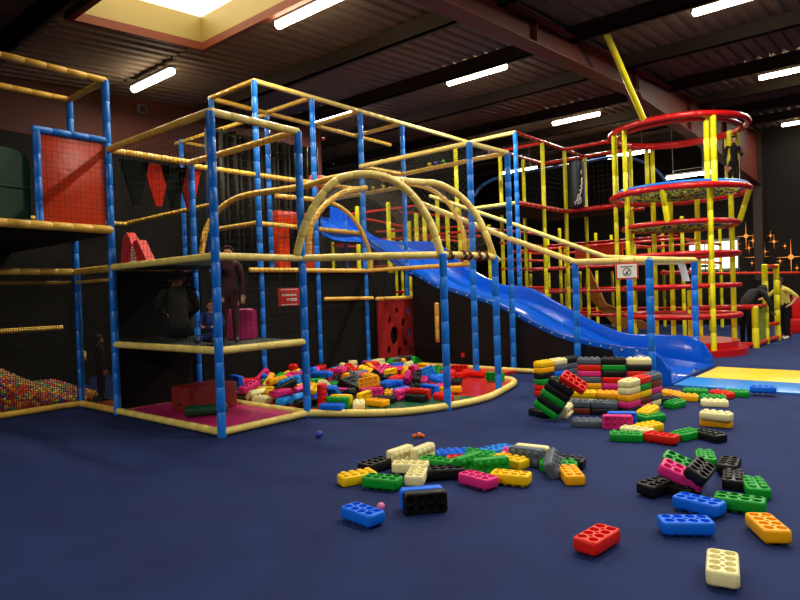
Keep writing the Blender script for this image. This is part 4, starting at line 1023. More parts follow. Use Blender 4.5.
#@@POOL
POOL = [
 ('blue',3.115,0.877,0.155,0,0.778,-0.628,-0),('black',1.726,1.741,0.138,0.363,-0.363,0.607,-0.607),('pink',2.372,-0.014,0.138,0.679,0.679,-0.199,-0.199),
 ('cream',1.365,1.082,0.063,0.707,0,-0,-0.707),('yellow',2.403,1.732,0.063,0.998,0,0,-0.066),('black',2.679,0.086,0.063,0.999,-0,-0,-0.044),
 ('cream',3.585,0.487,0.155,0,0.31,0.951,0),('green',1.824,2.149,0.063,0.787,-0,0,0.617),('black',1.47,0.318,0.155,0,0.995,-0.095,0),
 ('pink',3.664,0.048,0.155,0,-0.967,-0.255,0),('black',1.534,2.024,0.063,0.206,-0,0,-0.979),('cream',4.917,2.038,0.156,0,1,0.002,0),
 ('black',2.891,-0.137,0.155,0,0.572,0.82,-0),('light blue',1.441,1.899,0.139,0.703,0.703,0.073,0.073),('green',2.579,2.178,0.063,0.694,-0,0,-0.72),
 ('green',2.738,1.376,0.063,0.289,-0,-0,0.957),('pink',3.865,0.346,0.063,0.674,-0,0,-0.738),('blue',4.908,1.259,0.156,0,0.212,-0.977,-0),
 ('cream',1.394,2.176,0.207,0.161,0.604,0.776,-0.087),('cream',3.382,1.424,0.063,0.515,-0,-0,-0.857),('black',2.182,-0.409,0.064,0.571,-0,-0,0.821),
 ('red',3.376,1.102,0.155,0,-1,-0.019,0),('grey',2.719,1.065,0.138,0.705,0.705,0.051,0.051),('black',1.768,0.827,0.064,0.064,-0,-0,-0.998),
 ('grey',2.275,1.497,0.155,0,-0.372,-0.928,-0),('green',1.69,1.837,0.063,0.868,-0,-0,0.496),('light blue',3.034,1.091,0.063,0.995,0,-0,0.096),
 ('orange',3.509,1.556,0.139,0.174,0.174,0.685,0.685),('blue',4.564,0.65,0.064,0.998,-0,0,0.056),('pink',3.191,2.214,0.063,0.989,-0,-0,-0.151),
 ('light blue',4.136,0.185,0.063,0.011,0,-0,1),('cream',3.905,2.171,0.155,0,0.39,-0.921,-0),('orange',3.219,-0.735,0.156,0,0.388,0.922,0),
 ('grey',3.051,1.211,0.116,0.094,0.038,-0.378,-0.92),('yellow',3.152,1.613,0.155,0,1,0.006,-0),('grey',1.948,1.531,0.155,0,0.14,-0.99,-0),
 ('black',3.268,-0.119,0.063,0.918,0,-0,-0.397),('grey',3.477,1.8,0.155,0,0.946,-0.324,-0),('yellow',3.691,1.899,0.063,0.854,-0,0,-0.521),
 ('red',3.571,1.33,0.111,0.196,-0.094,0.21,-0.953),('blue',1.871,0.548,0.138,0.706,-0.706,-0.037,0.037),('black',1.97,-0.057,0.063,0.999,0,0,0.052),
 ('black',2.869,0.881,0.139,0.707,-0.707,-0.001,0.001),('pink',3.344,-0.52,0.064,0.486,-0,0,-0.874),('yellow',4.5,1.222,0.155,0,0.679,0.734,0),
 ('pink',1.966,2.027,0.155,0,0.518,-0.856,-0),('orange',2.584,-0.15,0.063,0.354,-0,0,-0.935),('pink',4.188,1.916,0.138,0.156,0.156,-0.69,-0.69),
 ('pink',2.45,0.194,0.155,0,-0.521,0.854,-0),('red',3.698,1.081,0.155,0,0.987,-0.158,-0),('light blue',2.979,0.559,0.155,0,-0.509,0.861,-0),
 ('green',3.866,1.454,0.155,0,0.999,0.038,0),('orange',5.289,1.897,0.139,0.659,0.659,0.257,0.257),('orange',5.181,1.14,0.155,0,0.522,0.853,0),
 ('blue',1.765,0.43,0.155,0,-0.17,0.985,0),('grey',4.783,1.556,0.139,0.703,-0.703,0.074,-0.074),('black',2.299,0.483,0.063,0.996,0,0,0.089),
 ('pink',3.41,0.636,0.063,0.418,-0,0,-0.908),('red',4.782,-0.157,0.155,0,0.717,0.697,0),('green',2.091,1.789,0.201,0.065,-0.913,0.37,0.161),
 ('pink',3.721,0.724,0.063,0.246,-0,0,-0.969),('green',2.499,0.538,0.112,0.565,0.206,0.273,0.75),('pink',2.413,2.181,0.138,0.509,0.509,0.491,0.491),
 ('black',3.9,1.618,0.194,0.448,-0.637,-0.307,0.547),('light blue',1.456,0.731,0.063,0.961,0,0,0.275),('grey',1.664,1.462,0.139,0.29,0.29,0.645,0.645),
 ('blue',3.357,1.989,0.139,0.255,0.255,-0.66,-0.66),('green',3.256,1.749,0.127,0.907,-0.191,-0.08,-0.365),('orange',4.459,1.623,0.155,0,-0.853,-0.522,0),
 ('red',2.088,1.129,0.063,0.997,-0,0,0.075),('blue',3.144,1.436,0.202,0.32,-0.934,-0.158,-0.021),('yellow',1.76,-0.07,0.138,0.408,-0.408,-0.578,0.578),
 ('green',2.975,1.908,0.155,0,-0.961,0.277,-0),('yellow',3.947,1.097,0.063,0.791,0,-0,-0.612),('black',5.203,2.234,0.139,0.707,-0.707,-0.011,0.011),
 ('green',4.387,-0.724,0.139,0.485,0.485,0.515,0.515),('blue',2.177,2.068,0.063,0.887,0,0,0.462),('black',3.914,-0.349,0.063,0.977,0,-0,0.215),
 ('grey',4.067,1.129,0.132,0.148,0.194,0.083,0.966),('pink',4,1.422,0.247,0,0.497,-0.868,0),('pink',2.075,0.276,0.138,0.463,0.463,0.535,0.535),
 ('orange',1.874,1.03,0.206,0.149,0.647,0.736,-0.132),('blue',2.562,-0.343,0.139,0.707,0.707,0.014,0.014),('green',4.308,1.692,0.063,0.882,-0,-0,0.471),
 ('black',2.493,1.11,0.133,0.829,-0.559,0.011,-0.016),('cream',2.331,0.724,0.155,0,0.726,-0.688,0),('black',3.849,1.944,0.208,0.683,0.468,0.53,0.183),
 ('blue',3.734,0.926,0.212,0.171,0.97,-0.125,0.123),('pink',1.686,2.166,0.222,0.287,0.554,0.773,0.115),('pink',3.118,0.379,0.155,0,0.58,-0.815,-0),
 ('blue',3.054,0.177,0.139,0.624,0.624,-0.332,-0.332),('light blue',2.884,0.71,0.216,0.231,0.273,0.932,-0.051),('green',3.157,2.1,0.132,0.808,0.142,-0.177,0.543),
 ('grey',4.674,1.426,0.155,0,-0.626,0.78,-0),('grey',3.257,0.324,0.155,0,-0.58,0.815,-0),('orange',4.62,2.081,0.155,0,-0.593,0.805,-0),
 ('light blue',3.624,1.936,0.155,0.082,-0,-0,-0.997),('grey',2.477,0.269,0.246,0,0.438,0.899,0),('red',3.253,1.972,0.304,0,-0.284,0.959,-0),
 ('grey',2.562,0.804,0.155,0,0.999,-0.052,0),('blue',1.746,2.95,0.139,0.33,0.33,-0.625,-0.625),('cream',2.885,1.553,0.208,0.203,-0.158,0.966,0.033),
 ('grey',2.742,0.503,0.115,0.522,-0.149,-0.082,-0.836),('light blue',2.02,1.313,0.155,0,-0.981,-0.195,0),('black',3.528,0.242,0.139,0.291,0.291,-0.645,-0.645),
 ('red',4.819,1.013,0.064,0.968,0,0,-0.25),('black',2.742,0.287,0.155,0,-0.261,-0.965,-0),('blue',1.751,0.081,0.17,0.186,-0.378,-0.078,-0.904),
 ('black',3.72,2.163,0.13,0.939,-0.061,-0.222,-0.256),('pink',2.416,0.959,0.201,0.092,-0.548,-0.061,-0.829),('black',2.64,1.195,0.17,0.764,-0.515,0.314,-0.229),
 ('red',2.724,-0.971,0.064,0.587,-0,-0,-0.81),('pink',4.27,1.24,0.139,0.447,-0.447,0.548,-0.548),('grey',3.091,0.988,0.184,0.192,0.169,0.073,0.964),
 ('red',2.625,-0.682,0.139,0.471,-0.471,-0.527,0.527),('pink',4.237,0.551,0.063,0.973,-0,0,0.232),('black',2.226,1.498,0.155,0.479,0,-0,0.878),
 ('red',3.565,0.93,0.19,0.444,0.622,-0.335,-0.55),('red',3.381,1.469,0.199,0.944,0.312,0.035,0.107),('red',1.969,2.194,0.154,0.245,0,0,0.969),
 ('orange',2.266,1.009,0.185,0.525,0.35,0.622,0.464),('cream',3.335,0.921,0.211,0.112,-0.6,0.777,0.157),('blue',3.641,-0.197,0.112,0.578,0.133,-0.097,0.799),
 ('orange',3.761,1.309,0.206,0.555,-0.333,0.654,-0.391),('green',5.186,1.902,0.156,0,0.364,-0.932,0),('grey',2.408,1.298,0.167,0.013,-0.019,-0.829,0.559),
 ('green',2.915,1.291,0.247,0.298,0.225,-0.866,-0.333),('green',4.7,1.824,0.063,0.796,0,0,0.605),('red',1.533,0.123,0.213,0.376,0.599,-0.376,0.599),
 ('yellow',1.611,1.385,0.138,0.29,0.29,0.645,0.645),('light blue',1.536,0.496,0.111,0.933,-0.334,-0.044,0.123),('green',3.206,0.685,0.13,0.795,0.186,-0.081,0.572),
 ('green',5.199,2.147,0.139,0.679,0.679,0.197,0.197),('black',2.461,-0.719,0.156,0,0.743,-0.669,0),('blue',2.155,1.244,0.203,0.363,0.152,0.06,-0.917),
 ('orange',2.365,0.036,0.278,0.336,0.351,0.738,0.469),('cream',4.412,1.614,0.154,0.597,-0,0,-0.802),('cream',4.825,1.373,0.127,0.777,-0.195,0.045,0.597),
 ('blue',1.413,-0.236,0.156,0,0.541,0.841,0),('orange',2.687,0.3,0.248,0.551,0.003,0.013,-0.834),('pink',2.827,0.656,0.202,0.54,-0.229,-0.125,0.8),
 ('pink',3.507,0.753,0.305,0.114,-0.179,0.958,0.194),('orange',1.917,1.716,0.24,0.417,0.849,-0.005,0.326),('blue',2.199,1.929,0.246,0.236,-0.382,-0.892,-0.049),
 ('black',2.109,0.906,0.063,0.961,-0,-0,0.277),('yellow',1.724,0.451,0.289,0.195,-0.919,-0.343,-0.014),('green',1.598,-0.167,0.139,0.369,-0.369,-0.603,0.603),
 ('yellow',1.548,1.03,0.182,0.252,0.654,-0.666,-0.256),('orange',4.233,1.321,0.138,0.324,0.324,-0.628,-0.628),('yellow',2.596,1.956,0.154,0.701,0.002,-0.294,0.649),
 ('red',4.201,0.012,0.139,0.684,0.684,0.18,0.18),('cream',1.755,-0.365,0.064,0.932,-0,0,0.362),('black',1.687,1.123,0.063,0.689,-0,-0,0.724),
 ('pink',2.752,2.162,0.138,0.503,0.503,-0.497,-0.497),('black',3.688,0.26,0.214,0.069,0.947,0.248,0.191),('red',3.249,0.28,0.154,0.142,-0,0,-0.99),
 ('yellow',3.507,0.574,0.229,0.075,0.075,-0.703,-0.703),('pink',2.318,1.574,0.179,0.829,-0.406,0.325,-0.206),('grey',2.635,0.582,0.208,0.605,-0.403,-0.213,0.653),
 ('pink',1.692,0.637,0.184,0.88,-0.445,-0.101,0.134),('pink',2.471,-0.44,0.139,0.018,-0.018,0.707,-0.707),('cream',1.446,1.286,0.113,0.03,0.011,-0.357,-0.934),
 ('cream',4.037,2.138,0.134,0.811,0.039,0.214,-0.544),('light blue',2.038,1.343,0.155,0.359,0,-0,-0.933),('pink',2.293,2.324,0.213,0.675,0.668,-0.233,0.211),
 ('orange',3.708,0.563,0.206,0.134,-0.482,0.518,-0.694),('grey',2.169,1.031,0.317,0.107,-0.504,0.824,0.236),('green',2.326,0.646,0.155,0.675,0,0,-0.738),
 ('cream',2.142,0.609,0.229,0.336,0.073,-0.938,0.026),('blue',1.807,0.261,0.117,0.183,0.118,-0.19,-0.957),('pink',3.281,0.024,0.217,0.353,-0.001,-0.62,-0.7),
 ('black',2.748,1.517,0.245,0.165,0.303,0.93,0.123),('red',4.208,1.669,0.272,0.155,-0.573,-0.777,0.21),('orange',4.35,1.882,0.139,0.134,0.134,-0.694,-0.694),
 ('black',3.477,0.018,0.138,0.652,-0.652,-0.275,0.275),('orange',1.94,-0.515,0.156,0,-0.713,0.701,-0),('red',4.527,-0.001,0.156,0,-0.027,1,-0),
 ('blue',2.775,0.051,0.155,0.133,-0,-0,-0.991),('pink',4.646,0.349,0.063,0.044,-0,0,0.999),('black',3.265,0.446,0.154,0.106,0,-0,-0.994),
 ('grey',2.361,1.973,0.205,0.036,-0.906,0.387,0.169),('orange',2.82,0.992,0.304,0,0.863,0.505,0),
 ('red',3.334,1.263,0.284,0.274,-0.64,-0.693,-0.187),('blue',2.892,-0.585,0.139,0.467,-0.467,0.531,-0.531),('green',4.983,0.656,0.156,0,0.509,0.861,0),
 ('pink',3.839,0.684,0.202,0.941,-0.336,-0.012,0.034),('orange',1.879,1.391,0.236,0.107,-0.053,0.047,0.992),('green',5.134,1.361,0.195,0.647,-0.733,0.056,0.2),
 ('cream',3.707,1.676,0.213,0.435,0.557,0.435,-0.557),('green',4.072,1.793,0.139,0.586,0.586,-0.395,-0.395),('black',2.299,0.355,0.212,0.439,-0.22,-0.736,0.465),
 ('red',2.626,1.086,0.328,0.141,-0.318,0.937,-0.016),('orange',4.182,0.518,0.23,0.565,0.565,0.426,0.426),('red',3.979,0.656,0.155,0,0.663,0.748,0),
 ('green',2.143,0.897,0.229,0.692,0.692,-0.143,-0.143),('yellow',2.788,2.116,0.174,0.626,0.281,0.486,0.542),('black',4.267,2.257,0.138,0.043,-0.043,0.706,-0.706),
 ('grey',4.319,0.911,0.063,0.625,0,0,0.781),('pink',2.529,1.399,0.159,0.41,0.099,-0.41,-0.809),('red',4.944,0.062,0.156,0,0.328,0.945,0),
 ('blue',1.478,1.883,0.288,0.544,0.544,0.452,0.452),('green',4.897,1.786,0.139,0.367,0.367,-0.604,-0.604),('black',3.502,2.322,0.192,0.137,0.155,0.649,-0.732),
 ('pink',4.085,0.7,0.18,0.683,0.392,0.466,0.403),('grey',1.406,1.555,0.063,0.754,0,-0,-0.657),('yellow',2.044,-0.233,0.138,0.094,0.094,-0.701,-0.701),
 ('pink',1.46,1.491,0.195,0.004,-0.16,-0.023,0.987),('pink',2.971,1.717,0.193,0.764,-0.548,-0.332,0.078),('green',2.157,1.648,0.231,0.246,0.188,-0.494,-0.812),
 ('blue',1.937,1.204,0.214,0.84,0.421,-0.271,-0.209),('black',2.017,0.119,0.118,0.655,-0.138,0.123,0.732),('blue',2.706,1.694,0.329,0.115,0.515,0.849,-0.023),
 ('cream',4.81,2.073,0.247,0,0.997,0.075,-0),('red',2.948,2.227,0.238,0.059,0.848,0.096,-0.518),('orange',2.757,1.8,0.204,0.102,-0.826,-0.532,-0.158),
 ('black',1.682,0.978,0.294,0.111,0.975,-0.095,0.166),('green',4.382,0.409,0.208,0.169,-0.276,0.944,-0.066),('pink',2.725,0.947,0.395,0,-0.246,0.969,-0),
 ('blue',2.045,0.668,0.138,0.705,-0.705,-0.055,0.055),('pink',2.559,1.751,0.23,0.3,-0.3,-0.64,0.64),('black',3.024,0.536,0.289,0.214,-0.456,0.824,-0.26),
 ('blue',4.437,2.111,0.21,0.065,0.981,0.052,0.176),('pink',1.45,0.795,0.247,0,-0.999,-0.043,0),('blue',2.289,0.88,0.304,0.826,-0.002,0.011,-0.564),
 ('blue',4.445,1.265,0.154,0.633,0,-0,-0.774),('light blue',1.893,1.11,0.255,0.178,-0.293,-0.523,0.78),('light blue',4.035,0.338,0.203,0.384,0.254,0.745,0.482),
 ('yellow',3.329,0.965,0.228,0.542,0.113,-0.157,0.818),('red',4.923,0.301,0.139,0.389,0.389,0.59,0.59),('grey',3.006,0.84,0.276,0.016,-0.006,-0.922,0.388),
 ('pink',3.575,1.236,0.199,0.969,0.074,0.114,-0.205),
]
#@@POOLEND
for c, x_, y_, z_, qw, qx, qy, qz in POOL:
    brick(c, Matrix.Translation((x_, y_, z_)) @ Quaternion((qw, qx, qy, qz)).normalized().to_matrix().to_4x4(), '%s toy brick lying in the heap inside the curved padded pool' % c, '%s bricks in the pool' % c)

# ---------------------------------------------------------------- ball pit
rb = random.Random(3); dia = .08; cand = []
nx_ = Vector((1, 0, 0)); slope = math.radians(17); ny_ = Vector((0, math.cos(slope), math.sin(slope))); nz_ = nx_.cross(ny_)
org = Vector((-1.9, 3.62, .10))
def heap(x, y): return .075+max(0, y-3.60)*.35*max(.18, min(1, .2-x*.95))
keys = ['red', 'orange', 'yellow', 'green', 'red', 'orange', 'purple', 'yellow', 'blue', 'teal', 'red', 'orange']
for i in range(29):
    for j in range(30):
        p = org+nx_*(dia*(i+.5*(j % 2)))+ny_*(dia*.87*j)
        if p.y > 5.5 or p.x > .42: continue
        p.z = heap(p.x, p.y); p.z += rb.uniform(0, .012)
        cand.append(p)
def inview(p):
    d = p-CAM; z = d.dot(FW); return 400+F*d.dot(RT)/z > -6
vis = sorted([p for p in cand if inview(p)], key=lambda p: (p-CAM).length); rest = [p for p in cand if not inview(p)]
rest += vis[285:]; vis = vis[:285]
for p in vis:
    c = rb.choice(keys); ball(p, c, '%s ball lying in the ball pit under the left tower' % c, '%s balls in the pit' % c)
bm = bmesh.new()
for p in rest: bmesh.ops.create_icosphere(bm, subdivisions=1, radius=.04, matrix=Matrix.Translation(p))
lowm = [ballm[k] for k in ('red', 'orange', 'yellow', 'green', 'purple', 'teal')]
for i_, f in enumerate(bm.faces): f.material_index = (i_//80) % 6
o = link('ball_pit_fill', bm, lowm); tag(o, 'mass of coloured balls filling the far side of the pit', 'balls', None, 'stuff')
# sloping bed the balls lie on
bm = bmesh.new(); gx, gy = 12, 10
G_ = [[(-2.3+2.72*i/gx, 3.57+1.98*j/gy) for j in range(gy+1)] for i in range(gx+1)]
T_ = [[bm.verts.new((x, y, max(.033, heap(x, y)-.052))) for x, y in r] for r in G_]; B_ = [[bm.verts.new((x, y, .031)) for x, y in r] for r in G_]
for i in range(gx):
    for j in range(gy):
        bm.faces.new((T_[i][j], T_[i+1][j], T_[i+1][j+1], T_[i][j+1])); bm.faces.new((B_[i][j], B_[i][j+1], B_[i+1][j+1], B_[i+1][j]))
for i in range(gx):
    for j in (0, gy): bm.faces.new((T_[i][j], T_[i+1][j], B_[i+1][j], B_[i][j]))
for j in range(gy):
    for i in (0, gx): bm.faces.new((T_[i][j], T_[i][j+1], B_[i][j+1], B_[i][j]))
tag(link('pit_cushion', bm, mat('mat_darkblue', (20, 40, 80), .5)), 'dark blue sloping cushion under the balls in the pit', 'cushion')
#@@PEOPLE
# ---------------------------------------------------------------- people
def person(label, loc, yaw, h, pose_, cols, hair='short', scale_head=1.0):
    """one skinned body; joints are given in body heights, x forward, y left, z up"""
    J = dict(pelvis=(0, 0, .53), waist=(0, 0, .61), chest=(0, 0, .73), neckb=(0, 0, .82), neck=(.005, 0, .855), jaw=(.022, 0, .89), head=(.012, 0, .935), crown=(.0, 0, .975))
    for s, sg in (('l', 1), ('r', -1)):
        J.update({'hip'+s: (0, sg*.05, .51), 'kne'+s: (.01, sg*.055, .285), 'ank'+s: (0, sg*.055, .045), 'toe'+s: (.085, sg*.065, .018),
                  'sho'+s: (0, sg*.105, .81), 'elb'+s: (-.01, sg*.13, .635), 'wri'+s: (.03, sg*.135, .485), 'han'+s: (.045, sg*.135, .44)})
    J.update(pose_)
    Rr = dict(pelvis=.078, waist=.07, chest=.082, neckb=.05, neck=.03, jaw=.042, head=.056, crown=.036)
    for s in 'lr': Rr.update({'hip'+s: .058, 'kne'+s: .04, 'ank'+s: .028, 'toe'+s: .02, 'sho'+s: .042, 'elb'+s: .03, 'wri'+s: .02, 'han'+s: .022})
    Ed = [('pelvis', 'waist', 'shirt'), ('waist', 'chest', 'shirt'), ('chest', 'neckb', 'shirt'), ('neckb', 'neck', 'skin'), ('neck', 'jaw', 'skin'), ('jaw', 'head', 'skin'), ('head', 'crown', 'skin')]
    sl_ = cols.get('sleeve', 'shirt')
    for s in 'lr': Ed += [('pelvis', 'hip'+s, 'trousers'), ('hip'+s, 'kne'+s, 'trousers'), ('kne'+s, 'ank'+s, 'trousers'), ('ank'+s, 'toe'+s, 'shoe'), ('neckb', 'sho'+s, 'shirt'), ('sho'+s, 'elb'+s, 'shirt'), ('elb'+s, 'wri'+s, sl_), ('wri'+s, 'han'+s, 'skin')]
    for s, sg in (('l', 1), ('r', -1)):   # five fingers
        w, hnd = Vector(J['wri'+s]), Vector(J['han'+s]); d = (hnd-w).normalized(); sd = d.cross(Vector((0, 0, 1)) if abs(d.z) < .8 else Vector((1, 0, 0))).normalized()
        up = sd.cross(d)
        for k, (o_, ln) in enumerate(((-.017, .034), (-.006, .042), (.006, .040), (.017, .032))):
            a = hnd+sd*o_; b = a+d*ln*.55; c = b+(d*.7-up*.6).normalized()*ln*.5
            J['f%d%s' % (k, s)] = b; J['g%d%s' % (k, s)] = c; Rr['f%d%s' % (k, s)] = .006; Rr['g%d%s' % (k, s)] = .005
            Ed += [('han'+s, 'f%d%s' % (k, s), 'skin'), ('f%d%s' % (k, s), 'g%d%s' % (k, s), 'skin')]
        J['t'+s] = w.lerp(hnd, .6)-sd*.03+d*.01; Rr['t'+s] = .007; Ed += [('wri'+s, 't'+s, 'skin')]
    names = list(J); idx = {n_: i_ for i_, n_ in enumerate(names)}
    me = bpy.data.meshes.new('skel'); me.from_pydata([tuple(Vector(J[n_])*h) for n_ in names], [(idx[a], idx[b]) for a, b, _ in Ed], [])
    ob = bpy.data.objects.new('skel', me); COL.objects.link(ob)
    md = ob.modifiers.new('skin', 'SKIN'); md.use_smooth_shade = True
    for n_, v in zip(names, me.skin_vertices[0].data): v.radius = (Rr[n_]*h, Rr[n_]*h); v.use_root = n_ == 'pelvis'
    ob.modifiers.new('sub', 'SUBSURF').levels = 1
    dg = bpy.context.evaluated_depsgraph_get(); dg.update()
    ev = ob.evaluated_get(dg); nm = bpy.data.meshes.new_from_object(ev)
    bpy.data.objects.remove(ob); bpy.data.meshes.remove(me)
    nm.name = 'person'; order = ['shirt', 'trousers', 'skin', 'shoe']; nm.materials.clear()
    for k in order: nm.materials.append(cols[k])
    segs = [(Vector(J[a])*h, Vector(J[b])*h, order.index(c)) for a, b, c in Ed]
    hd = Vector(J['head'])*h; fwd = (Vector(J['jaw'])-Vector(J['neck'])); fwd.z = 0; fwd = fwd.normalized() if fwd.length > 1e-4 else Vector((1, 0, 0))
    for v in nm.vertices:    # nose
        q = v.co-hd; s_ = q.dot(fwd); lat = (q-fwd*s_); 
        if s_ > .03*h and abs(q.cross(fwd).z if False else q.y*fwd.x-q.x*fwd.y) < .014*h and -.03*h < q.z < .0: v.co += fwd*.014*h
    for f in nm.polygons:
        c = f.center; best = min(segs, key=lambda s: (c-s[0]-(s[1]-s[0])*max(0, min(1, (c-s[0]).dot(s[1]-s[0])/(s[1]-s[0]).length_squared))).length)
        f.material_index = best[2]
    nm.shade_smooth()
    o = bpy.data.objects.new('person', nm); COL.objects.link(o); o.location = loc; o.rotation_euler = (0, 0, yaw)
    tag(o, label, 'person')
    # hair cap
    bm = bmesh.new(); bmesh.ops.create_icosphere(bm, subdivisions=3, radius=.066*h)
    up = (Vector(J['crown'])-Vector(J['jaw'])).normalized()
    cut = [v for v in bm.verts if v.co.normalized().dot(up) < (-.45 if hair == 'long' else -.2) or (v.co.normalized().dot(fwd) > .25 and v.co.normalized().dot(up) < .5)]
    bmesh.ops.delete(bm, geom=cut, context='VERTS')
    for v in bm.verts: v.co = v.co*(1.0+.03*math.sin(v.co.x*90/h)) + hd+up*.008*h-fwd*.006*h
    hr_ = link('hair', bm, cols.get('hair', hairm), o); sm = hr_.modifiers.new('th', 'SOLIDIFY'); sm.thickness = .012*h; sm.offset = -1
    # eyes and ears
    bm = bmesh.new(); left = up.cross(fwd)
    for sg in (-1, 1): bmesh.ops.create_icosphere(bm, subdivisions=1, radius=.007*h, matrix=Matrix.Translation(hd+fwd*.052*h+left*sg*.02*h+up*.002*h))
    link('eyes', bm, ink, o)
    bm = bmesh.new()
    for sg in (-1, 1): bmesh.ops.create_icosphere(bm, subdivisions=2, radius=.016*h, matrix=Matrix.Translation(hd+left*sg*.055*h-up*.008*h) @ Matrix.Scale(.45, 4, left))
    link('ears', bm, cols['skin'], o)
    return o
tee = mat('tee_yellow', (222, 206, 92), .8, .2, noise=.08, nscale=9, bump=.2, bscale=14)
trou = mat('trousers_black', (24, 23, 26), .8, .2); shoew = mat('shoe_white', (220, 218, 214), .6); shoed = mat('shoe_dark', (30, 26, 24), .6)
hood = mat('hoodie_charcoal', (46, 46, 46), .85, .2, noise=.1, nscale=10); maroon = mat('top_maroon', (66, 20, 26), .8); bluet = mat('overalls_blue', (22, 52, 130), .7); dkt = mat('top_black', (26, 24, 24), .85)
pp = fl(786, 339.5); tocam = math.atan2(-RT.y, -RT.x)
person('person in a yellow T-shirt and black trousers leaning on the fence', (pp.x, pp.y, 0), tocam+.15, 1.56,
       dict(chest=(.03, 0, .73), neckb=(.06, 0, .815), neck=(.08, 0, .85), jaw=(.115, 0, .875), head=(.11, 0, .925), crown=(.10, 0, .97), shol=(.05, .10, .80), shor=(.05, -.10, .80),
            elbl=(-.08, .17, .68), wril=(.03, .16, .56), hanl=(.07, .14, .54), elbr=(.2, -.13, .70), wrir=(.32, -.10, .66), hanr=(.365, -.09, .655), toel=(.1, .06, .018), ankl=(.0, .055, .045), ankr=(-.03, -.055, .045), toer=(.06, -.06, .018)),
       dict(shirt=tee, trousers=trou, skin=skin, shoe=shoew, sleeve='skin'))
hp_ = fl(746, 345.5)
person('person in a charcoal hoodie bending down over the red rail beside the round tower', tuple(hp_), tocam+PI+.3, 1.72,
       dict(waist=(.02, 0, .60), chest=(.13, 0, .68), neckb=(.24, 0, .72), neck=(.28, 0, .715), jaw=(.325, 0, .69), head=(.32, 0, .735), crown=(.32, 0, .78), shol=(.2, .11, .71), shor=(.2, -.11, .71),
            elbl=(.26, .15, .56), wril=(.34, .12, .45), hanl=(.37, .11, .42), elbr=(.26, -.15, .56), wrir=(.34, -.12, .45), hanr=(.37, -.11, .42)),
       dict(shirt=hood, trousers=trou, skin=skin, shoe=shoed, hair=hood), hair='long')
tx, ty = onring(734, 1.22, False)
person('person in dark clothes standing on the upper deck of the round tower', (tx, ty, 3.38), ca+.3, 1.25,
       dict(elbl=(.05, .13, .65), wril=(.15, .08, .70), hanl=(.19, .07, .715)),
       dict(shirt=dkt, trousers=trou, skin=skin, shoe=shoed))
q0_ = fl(101, 404)
person('child in dark clothes standing in the shade behind the left blue post', (q0_.x+.05, q0_.y+.1, 0.03), ca+PI*.9, .98, {}, dict(shirt=dkt, trousers=trou, skin=skin, shoe=shoed))
person('dark-clothed larger person hunched on the lower deck of the corner frame', (.5, 1.65, .96-.12), math.radians(60), 1.66,
       dict(pelvis=(0, 0, .15), waist=(.02, 0, .24), chest=(.05, 0, .37), neckb=(.08, 0, .46), neck=(.10, 0, .495), jaw=(.13, 0, .515), head=(.125, 0, .56), crown=(.12, 0, .60), shol=(.06, .11, .45), shor=(.06, -.11, .45), hipl=(.02, .06, .14), hipr=(.02, -.06, .14),
            knel=(.2, .1, .24), kner=(.2, -.1, .24), ankl=(.22, .08, .115), ankr=(.22, -.08, .115), toel=(.29, .08, .10), toer=(.29, -.08, .10), elbl=(.12, .15, .32), wril=(.22, .1, .27), hanl=(.25, .08, .26), elbr=(.12, -.15, .32), wrir=(.22, -.1, .27), hanr=(.25, -.08, .26)),
       dict(shirt=dkt, trousers=trou, skin=skin, shoe=shoed))
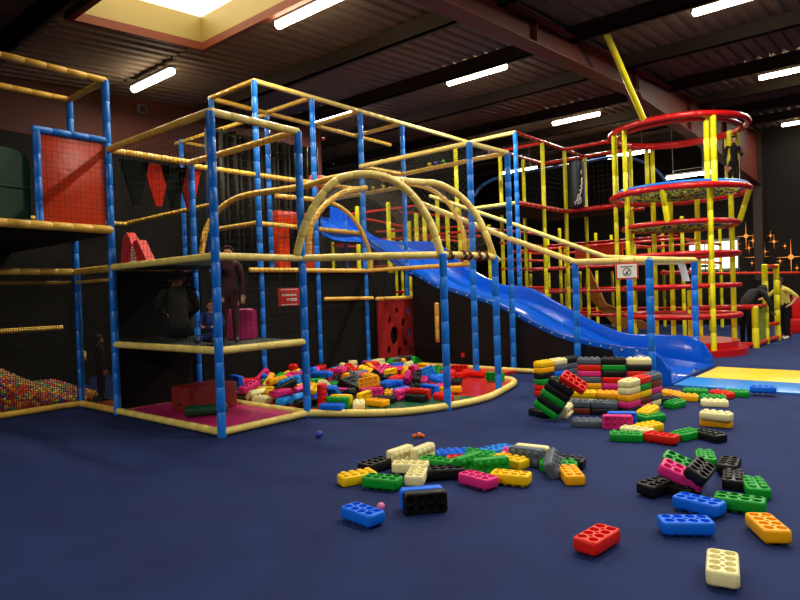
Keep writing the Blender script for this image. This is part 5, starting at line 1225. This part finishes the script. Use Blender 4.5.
person('small child in blue sitting on the lower deck of the corner frame', (.3, .55, .96-.11), math.radians(-140), .95,
       dict(pelvis=(0, 0, .2), waist=(.01, 0, .28), chest=(.02, 0, .4), neckb=(.03, 0, .49), neck=(.035, 0, .525), jaw=(.055, 0, .555), head=(.05, 0, .60), crown=(.045, 0, .645), shol=(.02, .105, .48), shor=(.02, -.105, .48), hipl=(.03, .06, .19), hipr=(.03, -.06, .19),
            knel=(.22, .1, .22), kner=(.22, -.1, .22), ankl=(.34, .1, .16), ankr=(.34, -.1, .16), toel=(.38, .1, .22), toer=(.38, -.1, .22), elbl=(.06, .14, .35), wril=(.16, .08, .33), hanl=(.2, .06, .34), elbr=(.06, -.14, .35), wrir=(.16, -.08, .33), hanr=(.2, -.06, .34)),
       dict(shirt=bluet, trousers=bluet, skin=skin, shoe=shoed))
person('child in maroon clothes standing on the lower deck beside the magenta drum', (.50, .50, .96), math.radians(-125), 1.15, {},
       dict(shirt=maroon, trousers=maroon, skin=mat('skin_pale', (214, 150, 116), .5), shoe=shoed, hair=mat('hair_auburn', (84, 44, 18), .7)), hair='long')
bm = bmesh.new(); box(bm, (-.36, -.22, 0), (.36, .22, .34), .04); pbk = thing('padded_block', 'dark red padded block on the magenta floor under the lower deck', 'block', (.72, 1.45, .046))
link('body', bm, mat('pad_darkred', (128, 30, 28), .5), pbk)
bm = bmesh.new(); box(bm, (-.365, -.05, .1), (.365, .05, .13), .01); link('handle_strap', bm, ink, pbk)
gb = thing('green_bolster', 'dark green bolster lying on the magenta floor before the red block', 'bolster', (.45, 1.0, .12))
bm = bmesh.new(); tube(bm, [(-.2, .12, 0), (.2, -.12, 0)], .07, 14, 0); link('body', bm, vgreen, gb)
# magenta drum on the lower deck
dr = thing('padded_drum', 'magenta padded drum standing on the lower deck of the corner frame', 'drum', (.92, .95, .96))
bm = bmesh.new(); cyl(bm, (0, 0, 0), .25, .24, .38, 32); bmesh.ops.bevel(bm, geom=[e for e in bm.edges if any(len(f.verts) > 8 for f in e.link_faces)], offset=.02, segments=2, affect='EDGES'); drb = link('body', bm, vmag, dr)
bm = bmesh.new(); cyl(bm, (0, 0, .38), .2, .19, .012, 32); link('top_disc', bm, mat('drum_top', (150, 26, 82), .4), drb)

# ---------------------------------------------------------------- world and view
w = bpy.data.worlds.new('world'); S.world = w; w.use_nodes = True
bg_ = w.node_tree.nodes['Background']; bg_.inputs['Color'].default_value = (1.0, .93, .74, 1); bg_.inputs['Strength'].default_value = 3.2
S.view_settings.view_transform = 'Standard'; S.view_settings.look = 'None'; S.view_settings.gamma = 1; S.view_settings.use_curve_mapping = False
S.view_settings.exposure = 0.85
S.cycles.use_denoising = True
S.cycles.max_bounces = 6; S.cycles.diffuse_bounces = 3; S.cycles.glossy_bounces = 3
